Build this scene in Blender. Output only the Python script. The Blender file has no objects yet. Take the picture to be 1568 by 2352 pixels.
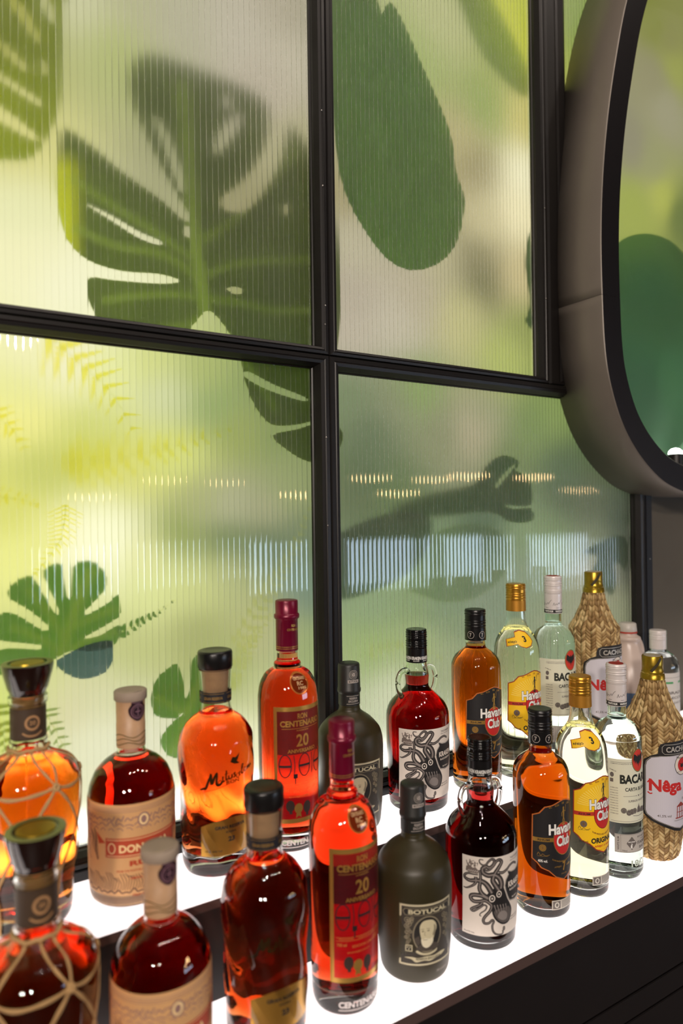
import bpy, bmesh, math, random
from mathutils import Vector, Matrix
from mathutils.geometry import tessellate_polygon
random.seed(7)
C = bpy.context.scene.collection
sc = bpy.context.scene
PI = math.pi
def lin(c):
    return tuple(((v/255)/12.92 if v/255 <= .04045 else ((v/255+.055)/1.055)**2.4) for v in c)

# ------------------------------------------------------------------ camera
CAMZ = 1.607
th, rho, pit = math.radians(57.97), .014, .001
fw = Vector((math.cos(th), math.sin(th), pit)).normalized()
r0 = Vector((math.sin(th), -math.cos(th), 0))
u0 = r0.cross(fw)
ax = r0*math.cos(rho) - u0*math.sin(rho)
ay = u0*math.cos(rho) + r0*math.sin(rho)
M = Matrix((ax, ay, -fw)).transposed().to_4x4()
M.translation = (0, 0, CAMZ)
cd = bpy.data.cameras.new('camera'); cam = bpy.data.objects.new('camera', cd); C.objects.link(cam)
cam.matrix_world = M
cd.sensor_fit = 'VERTICAL'; cd.sensor_height = 36; cd.lens = 24
cd.dof.use_dof = True; cd.dof.focus_distance = 1.12; cd.dof.aperture_fstop = 2.1
cd.clip_start = .05; cd.clip_end = 50
sc.camera = cam
# ------------------------------------------------------------------ world, view
W = bpy.data.worlds.new('world'); sc.world = W; W.use_nodes = True
W.node_tree.nodes['Background'].inputs[0].default_value = (.9, .85, .8, 1)
W.node_tree.nodes['Background'].inputs[1].default_value = .05
sc.view_settings.view_transform = 'Standard'; sc.view_settings.look = 'None'
sc.view_settings.exposure = 0; sc.view_settings.gamma = 1; sc.view_settings.use_curve_mapping = False
cy = sc.cycles
cy.max_bounces = 20; cy.transmission_bounces = 19; cy.glossy_bounces = 8; cy.diffuse_bounces = 3
cy.transparent_max_bounces = 12; cy.sample_clamp_indirect = 5; cy.blur_glossy = 1.0
cy.use_adaptive_sampling = True; cy.adaptive_threshold = .03
cy.caustics_reflective = False; cy.caustics_refractive = True
# ------------------------------------------------------------------ ceiling spots, plus fill lamps added for the labels
def area(name, loc, size, power, col, target):
    l = bpy.data.lights.new(name, 'AREA'); l.shape = 'DISK'; l.size = size; l.energy = power; l.color = col
    o = bpy.data.objects.new(name, l); C.objects.link(o); o.location = loc
    o.rotation_euler = (Vector(target)-Vector(loc)).to_track_quat('-Z', 'Y').to_euler(); return o
SPOTS = [(.25, -.15, 3.86), (.75, -.05, 3.86), (1.3, -.15, 3.86), (1.9, -.05, 3.86), (-.2, -.1, 3.86)]
for i, p in enumerate(SPOTS):
    area('ceiling_spot_light', p, .08, 5.0, (1, .86, .74), (.75, .75, 1.1))
for p, e in (((-1.5, -1.5, 2.35), 42), ((-.95, -2.3, 2.7), 46)):
    area('label_fill_light', p, .22, e, (1, .87, .76), (.75, .73, 1.15))  # added fill from the left to brighten the labels, no fittings modelled

# ------------------------------------------------------------------ materials
def nodemat(name):
    m = bpy.data.materials.new(name); m.use_nodes = True
    nt = m.node_tree; nt.nodes.clear()
    out = nt.nodes.new('ShaderNodeOutputMaterial'); return m, nt, out
def mat(name, col, rough=.5, metal=0., spec=.5, noise=0., nscale=60, bump=0., emit=0., coat=0., stretch=None):
    m, nt, out = nodemat(name)
    p = nt.nodes.new('ShaderNodeBsdfPrincipled'); nt.links.new(p.outputs[0], out.inputs[0])
    c = lin(col); p.inputs['Base Color'].default_value = (*c, 1)
    p.inputs['Roughness'].default_value = rough; p.inputs['Metallic'].default_value = metal
    p.inputs['Specular IOR Level'].default_value = spec; p.inputs['Coat Weight'].default_value = coat
    if emit: p.inputs['Emission Color'].default_value = (*c, 1); p.inputs['Emission Strength'].default_value = emit
    if noise or bump:
        tc = nt.nodes.new('ShaderNodeTexCoord'); n = nt.nodes.new('ShaderNodeTexNoise')
        n.inputs['Scale'].default_value = nscale; n.inputs['Detail'].default_value = 4
        if stretch:
            mp = nt.nodes.new('ShaderNodeMapping'); mp.inputs['Scale'].default_value = stretch
            nt.links.new(tc.outputs['Object'], mp.inputs[0]); nt.links.new(mp.outputs[0], n.inputs[0])
        else: nt.links.new(tc.outputs['Object'], n.inputs[0])
        if noise:
            mx = nt.nodes.new('ShaderNodeMix'); mx.data_type = 'RGBA'
            mx.inputs[6].default_value = (*[v*(1-noise) for v in c], 1); mx.inputs[7].default_value = (*[min(1, v*(1+noise)) for v in c], 1)
            nt.links.new(n.outputs[0], mx.inputs[0]); nt.links.new(mx.outputs[2], p.inputs['Base Color'])
        if bump:
            b = nt.nodes.new('ShaderNodeBump'); b.inputs['Strength'].default_value = bump; b.inputs['Distance'].default_value = .001
            nt.links.new(n.outputs[0], b.inputs['Height']); nt.links.new(b.outputs[0], p.inputs['Normal'])
    return m
def glass(name, col=(1, 1, 1), ior=1.5, rough=0., bump=0., bscale=8):
    m, nt, out = nodemat(name)
    g = nt.nodes.new('ShaderNodeBsdfGlass'); g.inputs['IOR'].default_value = ior; g.inputs['Roughness'].default_value = rough
    g.inputs['Color'].default_value = (*col, 1); nt.links.new(g.outputs[0], out.inputs[0])
    if bump:
        tc = nt.nodes.new('ShaderNodeTexCoord'); n = nt.nodes.new('ShaderNodeTexNoise'); n.inputs['Scale'].default_value = bscale
        b = nt.nodes.new('ShaderNodeBump'); b.inputs['Strength'].default_value = bump; b.inputs['Distance'].default_value = .004
        nt.links.new(tc.outputs['Object'], n.inputs[0]); nt.links.new(n.outputs[0], b.inputs['Height']); nt.links.new(b.outputs[0], g.inputs['Normal'])
    return m
def liquid(name, col, dens):
    """interface against the glass uses 1.33/1.5, the free top (vertex attribute 'top') 1.33"""
    m, nt, out = nodemat(name)
    g = nt.nodes.new('ShaderNodeBsdfGlass'); g.inputs['Roughness'].default_value = 0
    a = nt.nodes.new('ShaderNodeAttribute'); a.attribute_name = 'top'
    mr = nt.nodes.new('ShaderNodeMapRange'); mr.inputs[3].default_value = 1.34/1.5; mr.inputs[4].default_value = 1.34
    nt.links.new(a.outputs['Fac'], mr.inputs[0]); nt.links.new(mr.outputs[0], g.inputs['IOR']); nt.links.new(g.outputs[0], out.inputs[0])
    v = nt.nodes.new('ShaderNodeVolumeAbsorption'); v.inputs[0].default_value = (*col, 1); v.inputs[1].default_value = dens
    nt.links.new(v.outputs[0], out.inputs[1]); return m

BLACKM = mat('black painted steel', (22, 19, 18), .42, .2, .5, noise=.2, nscale=40)
BRONZE = mat('dark bronze bead', (60, 44, 36), .3, .7)
GLASS = glass('clear glass', (.985, .995, .985))
GREENG = glass('pale green glass', (.93, .98, .945))
FLUTE = glass('ribbed glass front', (.99, .99, .985), 1.5, .025)
FROST = glass('ribbed glass frosted back', (.99, .99, .985), 1.5, .62)
SCREW = mat('zinc screw', (170, 165, 160), .3, .9)
WALLM = mat('dark plaster', (92, 86, 76), .75, 0, .3, noise=.25, nscale=6, bump=.1)
RINGM = mat('brushed dark metal cladding', (112, 104, 96), .45, .25, .5, noise=.12, nscale=9)
RINGD = mat('dark metal face', (26, 22, 23), .45, .4)
CARC = mat('dark veneer', (34, 27, 26), .5, 0, .4, noise=.25, nscale=20)
FRONTM = mat('black front veneer', (17, 12, 12), .5, 0, .35, noise=.25, nscale=20)
EDGE = mat('brown edge strip', (78, 60, 56), .45)
ROOMM = mat('room paint', (52, 46, 42), .8)
FLOORM = mat('dark oak boards', (58, 42, 30), .5, noise=.3, nscale=12)
def emis(name, col, s):
    m, nt, out = nodemat(name); e = nt.nodes.new('ShaderNodeEmission'); e.inputs[0].default_value = (*col, 1); e.inputs[1].default_value = s
    nt.links.new(e.outputs[0], out.inputs[0]); return m
SHELFM = mat('lit white acrylic', (238, 226, 226), .25, 0, .5)
_p = SHELFM.node_tree.nodes['Principled BSDF']
_p.inputs['Emission Color'].default_value = (1, .93, .92, 1); _p.inputs['Emission Strength'].default_value = 1.25

# ------------------------------------------------------------------ mesh helpers
def mesh_obj(name, me, m=None, parent=None):
    o = bpy.data.objects.new(name, me)
    if m is not None:
        for x in (m if isinstance(m, (list, tuple)) else [m]): me.materials.append(x)
    C.objects.link(o)
    if parent is not None: o.parent = parent
    return o
def from_bm(name, bm, m=None, parent=None, smooth=False, recalc=True):
    if recalc: bmesh.ops.recalc_face_normals(bm, faces=bm.faces)
    me = bpy.data.meshes.new(name); bm.to_mesh(me); bm.free()
    if smooth:
        for p in me.polygons: p.use_smooth = True
    return mesh_obj(name, me, m, parent)
def autosmooth(o, ang=35):
    me = o.data; me.shade_smooth() if hasattr(me, 'shade_smooth') else None
    try: me.set_sharp_from_angle(angle=math.radians(ang))
    except Exception: pass
    return o
def box_bm(bm, x0, x1, y0, y1, z0, z1, bev=0):
    vs = [bm.verts.new((x, y, z)) for x in (x0, x1) for y in (y0, y1) for z in (z0, z1)]
    fs = [bm.faces.new([vs[i] for i in q]) for q in ((0,1,3,2), (4,6,7,5), (0,4,5,1), (2,3,7,6), (0,2,6,4), (1,5,7,3))]
    if bev:
        es = list({e for f in fs for e in f.edges}); bmesh.ops.bevel(bm, geom=es, offset=bev, segments=2, affect='EDGES')
def box(name, x0, x1, y0, y1, z0, z1, m, parent=None, bev=0):
    bm = bmesh.new(); box_bm(bm, x0, x1, y0, y1, z0, z1, bev); return from_bm(name, bm, m, parent)
def lathe(name, prof, m, parent=None, seg=64, wob=None, ang=35, caps=True):
    """closed solid of revolution; prof = [(z, r)...] open at both ends closed by poles when r==0"""
    bm = bmesh.new(); rings = []
    for (z, r) in prof:
        if r < 1e-6: rings.append([bm.verts.new((0, 0, z))])
        else: rings.append([bm.verts.new(((r+(wob(2*PI*k/seg, z) if wob else 0))*math.cos(2*PI*k/seg), (r+(wob(2*PI*k/seg, z) if wob else 0))*math.sin(2*PI*k/seg), z)) for k in range(seg)])
    for a, b in zip(rings, rings[1:]):
        for k in range(seg):
            j = (k+1) % seg
            if len(a) == 1 and len(b) == 1: continue
            if len(a) == 1: bm.faces.new((a[0], b[j], b[k]))
            elif len(b) == 1: bm.faces.new((a[k], a[j], b[0]))
            else: bm.faces.new((a[k], a[j], b[j], b[k]))
    return autosmooth(from_bm(name, bm, m, parent, smooth=True, recalc=True), ang)
def dense(prof, n=6):
    """smooth a (z, r) list given low-to-high with a monotone cubic-ish resample"""
    out = []
    for i in range(len(prof)-1):
        p0 = prof[max(i-1, 0)]; p1 = prof[i]; p2 = prof[i+1]; p3 = prof[min(i+2, len(prof)-1)]
        if abs(p1[0]-p2[0]) < .0015 or len(p1) > 2: out.append(p1[:2]); continue
        if len(p0) > 2 or abs(p0[0]-p1[0]) < .0015: p0 = p1
        if len(p2) > 2 or abs(p3[0]-p2[0]) < .0015: p3 = p2
        for k in range(n):
            t = k/n
            f = lambda a, b, c, d: .5*((2*b)+(-a+c)*t+(2*a-5*b+4*c-d)*t*t+(-a+3*b-3*c+d)*t**3)
            out.append((f(p0[0], p1[0], p2[0], p3[0]), f(p0[1], p1[1], p2[1], p3[1])))
    out.append(prof[-1][:2]); return out
def rad(prof):
    zs = [p[0] for p in prof]; rs = [p[1] for p in prof]
    def R(z):
        if z <= zs[0]: return rs[0]
        for i in range(len(zs)-1):
            if zs[i] <= z <= zs[i+1] and zs[i+1] > zs[i]: return rs[i]+(rs[i+1]-rs[i])*(z-zs[i])/(zs[i+1]-zs[i])
        return rs[-1]
    return R
def tube_bm(bm, pts, r, n=8, flat=1., closed=False, up=None):
    P = [Vector(p) for p in pts]; L = len(P); rr = r if callable(r) else (lambda t: r)
    rings = []
    for i, p in enumerate(P):
        a = P[(i-1) % L] if closed or i else P[0]; b = P[(i+1) % L] if closed or i < L-1 else P[-1]
        t = (b-a).normalized(); ref = (up(p) if up else Vector((0, 0, 1)))
        s = t.cross(ref)
        if s.length < 1e-4: s = t.cross(Vector((1, 0, 0)))
        s.normalize(); w = s.cross(t).normalized(); R = rr(i/max(1, L-1))
        rings.append([bm.verts.new(p+s*math.cos(2*PI*k/n)*R+w*math.sin(2*PI*k/n)*R*flat) for k in range(n)])
    m = L if closed else L-1
    for i in range(m):
        A, B = rings[i], rings[(i+1) % L]
        for k in range(n): bm.faces.new((A[k], A[(k+1) % n], B[(k+1) % n], B[k]))
    if not closed: bm.faces.new(rings[0][::-1]); bm.faces.new(rings[-1])
def cat(pts, n=8, closed=False):
    out = []; L = len(pts); D = len(pts[0])
    for i in range(L if closed else L-1):
        g = lambda k: pts[k % L] if closed else pts[min(max(k, 0), L-1)]
        p0, p1, p2, p3 = g(i-1), g(i), g(i+1), g(i+2)
        for k in range(n):
            t = k/n
            out.append(tuple(.5*((2*p1[j])+(-p0[j]+p2[j])*t+(2*p0[j]-5*p1[j]+4*p2[j]-p3[j])*t*t+(-p0[j]+3*p1[j]-3*p2[j]+p3[j])*t**3) for j in range(D)))
    if not closed: out.append(pts[-1])
    return out
def empty(name, loc, label, category, group=None):
    o = bpy.data.objects.new(name, None); C.objects.link(o); o.location = loc; o.empty_display_size = .02
    o['label'] = label; o['category'] = category
    if group: o['group'] = group
    return o
def tag(o, label, category, group=None):
    o['label'] = label; o['category'] = category
    if group: o['group'] = group
    return o
def struct(o): o['kind'] = 'structure'; return o
def dup(o, parent=None):
    c = o.copy(); C.objects.link(c); c.parent = parent
    for ch in list(o.children): dup(ch, c)
    return c
# ---- flat print: polygons in millimetres (u right, v up) wrapped on a body of revolution
_tx = {}
def text_polys(s, bold=0.):
    k = (s, bold)
    if k not in _tx:
        cu = bpy.data.curves.new('t', 'FONT'); cu.body = s; cu.size = 1; cu.resolution_u = 3; cu.offset = bold
        o = bpy.data.objects.new('t', cu); me = o.to_mesh()
        V = [(v.co.x, v.co.y) for v in me.vertices]; F = [tuple(p.vertices) for p in me.polygons]
        o.to_mesh_clear(); bpy.data.objects.remove(o); bpy.data.curves.remove(cu)
        xs = [v[0] for v in V]; ys = [v[1] for v in V]
        x0, x1, y0, y1 = min(xs), max(xs), min(ys), max(ys)
        _tx[k] = ([((x-x0)/(x1-x0), (y-y0)/(y1-y0)) for x, y in V], F)
    return _tx[k]
class Sheet:
    def __init__(s): s.V = []; s.F = []
    def poly(s, pts, holes=None):
        loops = [[Vector((x, y, 0)) for x, y in pts]] + ([[Vector((x, y, 0)) for x, y in h] for h in holes] if holes else [])
        flat = [(v.x, v.y) for l in loops for v in l]; b = len(s.V); s.V += flat
        for t in tessellate_polygon(loops): s.F.append(tuple(b+i for i in t))
        return s
    def rect(s, x0, x1, y0, y1): return s.poly([(x0, y0), (x1, y0), (x1, y1), (x0, y1)])
    def disc(s, x, y, r, ry=None, n=24):
        ry = ry or r; return s.poly([(x+r*math.cos(2*PI*k/n), y+ry*math.sin(2*PI*k/n)) for k in range(n)])
    def ring(s, x, y, r, w, ry=None, n=28): ry = ry or r; return s.stroke([(x+r*math.cos(2*PI*k/n), y+ry*math.sin(2*PI*k/n)) for k in range(n)], w, closed=True)
    def stroke(s, pts, w, closed=False, smooth=0):
        if smooth: pts = cat(pts, smooth, closed)
        L = len(pts); b = len(s.V)
        for i, p in enumerate(pts):
            a = pts[(i-1) % L] if closed or i else pts[0]; c = pts[(i+1) % L] if closed or i < L-1 else pts[-1]
            dx, dy = c[0]-a[0], c[1]-a[1]; d = math.hypot(dx, dy) or 1
            ww = (w(i/(L-1)) if callable(w) else w)/2
            s.V += [(p[0]-dy/d*ww, p[1]+dx/d*ww), (p[0]+dy/d*ww, p[1]-dx/d*ww)]
        for i in range(L if closed else L-1):
            j = (i+1) % L; s.F.append((b+2*i, b+2*i+1, b+2*j+1, b+2*j))
        return s
    def text(s, t, x, y, w, h, bold=0., shear=0., rot=0., arc=0.):
        V, F = text_polys(t, bold); b = len(s.V); cr, sr = math.cos(rot), math.sin(rot)
        for (px, py) in V:
            X, Y = px*w+shear*py*h, py*h
            if arc: Y += arc*(1-(2*px-1)**2)
            s.V.append((x+X*cr-Y*sr, y+X*sr+Y*cr))
        s.F += [tuple(b+i for i in f) for f in F]; return s
    def build(s, name, m, parent, R, off=.3, th0=0., step=3., vstep=0, scale=1., thick=0):
        """R(z) radius in metres, off in mm"""
        bm = bmesh.new(); vs = [bm.verts.new((x*scale, y*scale, 0)) for x, y in s.V]
        for f in s.F:
            try: bm.faces.new([vs[i] for i in f])
            except ValueError: pass
        bmesh.ops.recalc_face_normals(bm, faces=bm.faces)
        for f in bm.faces:
            if f.normal.z < 0: f.normal_flip()
        us = [v.co.x for v in bm.verts]; ys = [v.co.y for v in bm.verts]
        u = math.ceil(min(us)/step)*step
        while u < max(us):
            bmesh.ops.bisect_plane(bm, geom=bm.verts[:]+bm.edges[:]+bm.faces[:], plane_co=(u, 0, 0), plane_no=(1, 0, 0)); u += step
        if vstep:
            q = math.ceil(min(ys)/vstep)*vstep
            while q < max(ys):
                bmesh.ops.bisect_plane(bm, geom=bm.verts[:]+bm.edges[:]+bm.faces[:], plane_co=(0, q, 0), plane_no=(0, 1, 0)); q += vstep
        if thick:
            g = bmesh.ops.extrude_face_region(bm, geom=bm.faces[:])
            for v in g['geom']:
                if isinstance(v, bmesh.types.BMVert): v.co.z -= thick
        for v in bm.verts:
            z = v.co.y/1000; r = R(z); a = th0+v.co.x/1000/max(R(z), .012)
            rr = r+(off+v.co.z)/1000
            v.co = (rr*math.sin(a), -rr*math.cos(a), z)
        return from_bm(name, bm, m, parent, recalc=bool(thick))
def refl(pts): return pts + [(-x, y) for x, y in reversed(pts) if abs(x) > 1e-6]

# ------------------------------------------------------------------ bottle shell + liquid
def bottle(name, prof, label, group, gm, lq=None, level=.2, wall=.0028, base=.007, wob=None, loc=(0,0,0), inner_top=None):
    root = empty(name, loc, label, 'bottle', group)
    D = dense(prof); R = rad(D); top = D[-1][0]
    outer = [(0, 0)]+[(.0, D[0][1]-.004), (.0012, D[0][1]-.001)]+[p for p in D if p[0] > .003]
    zi = [base+ (top-base)*k/70 for k in range(71)]
    rin = lambda z: max(R(z)-wall, .006)
    def bot(z0): return [(z0, 0), (z0, rin(z0)*.55), (z0+.0012, rin(z0)*.85), (z0+.004, rin(z0+.004))]
    if lq is None:
        inner = [p for p in reversed(bot(base)+[(z, rin(z)) for z in zi if z > base+.005])]
        lathe('glass', outer+inner, gm, root, wob=wob)
    else:
        up = [(level, rin(level))]+[(z, rin(z)) for z in zi if z > level+.001]
        # outer skin + inner skin above the liquid as one open shell, normals fixed by hand
        bm = bmesh.new(); seg = 64
        def sheet(pr, flip):
            rings = []
            for (z, r) in pr:
                f = (lambda k: wob(2*PI*k/seg, z) if wob and not flip else 0)
                rings.append([bm.verts.new((0, 0, z))] if r < 1e-6 else [bm.verts.new(((r+f(k))*math.cos(2*PI*k/seg), (r+f(k))*math.sin(2*PI*k/seg), z)) for k in range(seg)])
            for a, b in zip(rings, rings[1:]):
                for k in range(seg):
                    j = (k+1) % seg
                    q = (a[0], b[j], b[k]) if len(a) == 1 else ((a[k], a[j], b[j], b[k]))
                    fc = bm.faces.new(q)
                    if flip: fc.normal_flip()
            return rings
        A = sheet(outer, False); B = sheet(up, True)
        for k in range(seg):
            j = (k+1) % seg; bm.faces.new((A[-1][k], A[-1][j], B[-1][j], B[-1][k]))
        autosmooth(from_bm('glass', bm, gm, root, smooth=True, recalc=False))
        lp = bot(base)+[(z, rin(z)) for z in zi if base+.005 < z < level-.001]+[(level, rin(level))]
        l = lathe('liquid', lp+[(level, 0)], lq, root)
        at = l.data.attributes.new('top', 'FLOAT', 'FACE')
        for i, p in enumerate(l.data.polygons): at.data[i].value = 1. if all(abs(l.data.vertices[v].co.z-level) < 1e-5 for v in p.vertices) else 0.
    root['R'] = 0
    return root, R
def ridged(name, z0, z1, r, ridges, m, parent, rib=.0006, topr=None):
    pr = [(z0, 0), (z0, r), (z0+.0005, r+.0002)]
    n = 60
    for k in range(1, n):
        z = z0+(z1-z0-.002)*k/n; d = 0
        for (a, w) in ridges:
            if abs(z-a) < w: d = max(d, rib*math.cos((z-a)/w*PI/2))
        pr.append((z, r-.0004+d+.0002))
    pr += [(z1-.0012, r), (z1-.0003, r-.0008), (z1, r-.002), (z1-.0002, r-.005), (z1-.0002, 0)]
    return lathe(name, pr, m, parent, seg=48, ang=60)

# ================================================================== SETTING
S1, S2 = 1.0, 1.136          # heights of the two lit shelves
WY = .955                    # plane of the glazed wall
ZB = CAMZ                    # offset between plane coordinates and world height
struct(box('floor', -3, 8, -3.2, 1.4, -.05, 0, FLOORM))
struct(box('ceiling', -3, 8, -3.2, 1.4, 3.9, 4.0, ROOMM))
struct(box('wall_rear', -3, 8, -3.3, -3.2, 0, 3.9, ROOMM))
struct(box('wall_left', -3.1, -3, -3.3, 1.4, 0, 3.9, ROOMM))
struct(box('wall_right', 8, 8.1, -3.3, 1.4, 0, 3.9, ROOMM))
struct(box('wall_end', 1.4075, 8, WY-.004, 1.01, 0, ZB+.235, WALLM))
struct(box('wall_back', -3, 8, 1.25, 1.4, 0, 3.9, ROOMM))
struct(box('wall_base', -3, 1.4, WY+.02, .99, 0, ZB-.45, CARC))
struct(box('wall_upper_side', 2.6, 8, WY-.004, 1.2, ZB+.235, 3.9, WALLM))
struct(box('wall_header', -3, 2.6, WY-.004, 1.2, ZB+1.26, 3.9, WALLM))

# ---- display counter: carcass, two lit shelves, riser, front panels
ct = empty('display_counter', (0, 0, 0), 'dark stepped bar counter with two glowing white shelves under the bottles', 'counter')
box('carcass', -.62, 3.0, .690, WY-.026, .12, S1-.007, FRONTM, ct)
box('shelf_riser', -.62, 3.0, .812, WY-.026, S1-.006, S2-.007, CARC, ct, .0008)
sh = box('lit_shelf', -.62, 3.0, .666, .8115, S1-.006, S1, SHELFM, ct, .0006); sh['label'] = 'lower glowing white shelf'
sh = box('lit_shelf', -.62, 3.0, .804, WY-.026, S2-.006, S2, SHELFM, ct, .0006); sh['label'] = 'upper glowing white shelf'
box('edge_strip', -.62, 3.0, .668, .690, S1-.024, S1-.0062, EDGE, ct, .001)
box('edge_strip', -.62, 3.0, .8045, .812, S2-.018, S2-.0062, EDGE, ct, .001)
box('front_panel', -.62, 3.0, .674, .690, S1-.155, S1-.025, FRONTM, ct, .001)
box('front_panel', -.62, 3.0, .674, .690, S1-.195, S1-.158, FRONTM, ct, .001)
box('front_panel', -.62, 3.0, .674, .690, .12, S1-.198, FRONTM, ct, .001)
box('plinth', -.60, 2.98, .72, .93, 0, .12, CARC, ct)

# ---- ribbed panes with their frames
PITCH = .009
def pane(x0, x1, z0, z1, parent):
    bm = bmesh.new(); yf, yb = WY+.000, WY+.006
    n = int((x1-x0)/PITCH)+1; xs = []
    for i in range(n):
        a = x0+i*PITCH
        for t, d in ((0, .0012), (.06, .0004), (.2, .00012), (.5, 0), (.8, .00012), (.94, .0004)):
            if a+t*PITCH < x1: xs.append((a+t*PITCH, yf+d))
    xs.append((x1, yf+.0003))
    f = [(bm.verts.new((x, y, z0)), bm.verts.new((x, y, z1))) for x, y in xs]
    for a, b in zip(f, f[1:]): bm.faces.new((a[0], b[0], b[1], a[1]))
    bk = [bm.verts.new(p) for p in ((x0, yb, z0), (x1, yb, z0), (x1, yb, z1), (x0, yb, z1))]
    q = bm.faces.new((bk[1], bk[0], bk[3], bk[2])); q.material_index = 1
    # close the rim
    bm.faces.new([bk[0]]+[bk[1]]+[v[0] for v in reversed(f)]); bm.faces.new([bk[2], bk[3]]+[v[1] for v in f])
    bm.faces.new((bk[3], bk[0], f[0][0], f[0][1])); bm.faces.new((bk[1], bk[2], f[-1][1], f[-1][0]))
    return from_bm('ribbed_pane', bm, [FLUTE, FROST], parent)
RAILP = [(0, 0), (0, -.021), (.0012, -.0232), (.006, -.0238), (.0072, -.0225), (.0085, -.0238), (.0125, -.0225), (.0165, -.012), (.0168, -.0065), (.0185, -.005), (.0185, .0)]
def window(name, ox0, ox1, oz0, oz1, wl, wr, wb, wt, screws=()):
    """outer rectangle and the four rail widths, plane coordinates; glass opening is what is left"""
    root = bpy.data.objects.new(name, None); C.objects.link(root); root.location = (0, 0, 0); root['kind'] = 'structure'
    z0, z1 = oz0+ZB, oz1+ZB
    def corner(d, q): # q: 0 bl 1 br 2 tr 3 tl
        k = d/.0185
        return {0: (ox0+wl*k, z0+wb*k), 1: (ox1-wr*k, z0+wb*k), 2: (ox1-wr*k, z1-wt*k), 3: (ox0+wl*k, z1-wt*k)}[q]
    for a, b in ((0, 1), (1, 2), (2, 3), (3, 0)):
        bm = bmesh.new(); A = []; B = []
        for d, y in RAILP:
            p = corner(d, a); q = corner(d, b)
            A.append(bm.verts.new((p[0], WY+y, p[1]))); B.append(bm.verts.new((q[0], WY+y, q[1])))
        for i in range(len(A)):
            j = (i+1) % len(A); bm.faces.new((A[i], A[j], B[j], B[i]))
        bm.faces.new(A); bm.faces.new(B[::-1])
        from_bm('frame_rail', bm, BLACKM, root)
    pane(ox0+wl*.9, ox1-wr*.9, z0+wb*.9, z1-wt*.9, root)
    for (x, z) in screws:
        bm = bmesh.new(); bmesh.ops.create_uvsphere(bm, u_segments=10, v_segments=6, radius=.0016)
        for v in bm.verts: v.co = (x+v.co.x, WY-.0238+v.co.y*.6, ZB+z+v.co.z)
        from_bm('screw', bm, SCREW, root, smooth=True)
    return root
MX, MZ = .5648, .2515
window('window_1', -.42, MX-.0005, MZ+.0005, 1.26, .0195, .0195, .0165, .02, [(.556, .64), (.556, .52), (.558, .33), (.557, .30)])
window('window_2', MX+.0005, 1.0765, MZ+.0005, 1.26, .0205, .0215, .0155, .02, [(1.069, .42), (1.069, .60)])
window('window_3', -.42, MX-.0005, -.458, MZ-.0005, .0195, .0235, .022, .0195, [(.556, .12), (.557, -.02)])
window('window_4', MX+.0005, 1.3825, -.458, MZ-.0005, .0235, .0235, .022, .0225, [])
window('window_5', 1.078, 2.55, MZ+.0005, 1.26, .079, .02, .0155, .02, [])
struct(box('trim_1', 1.3835, 1.4065, WY-.0235, WY+.03, ZB-.458, ZB+.251, BLACKM, None, .0015))
struct(box('trim_2', -.62, 1.4065, WY-.025, WY+.02, S2-.004, ZB-.4585, BLACKM, None, .001))
bm = bmesh.new(); bmesh.ops.create_uvsphere(bm, u_segments=10, v_segments=6, radius=.0016)
for v in bm.verts: v.co = (1.396+v.co.x, WY-.0238+v.co.y*.6, ZB-.113+v.co.z)
bolt = from_bm('screw', bm, SCREW, bpy.data.objects['trim_1'], smooth=True)

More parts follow.
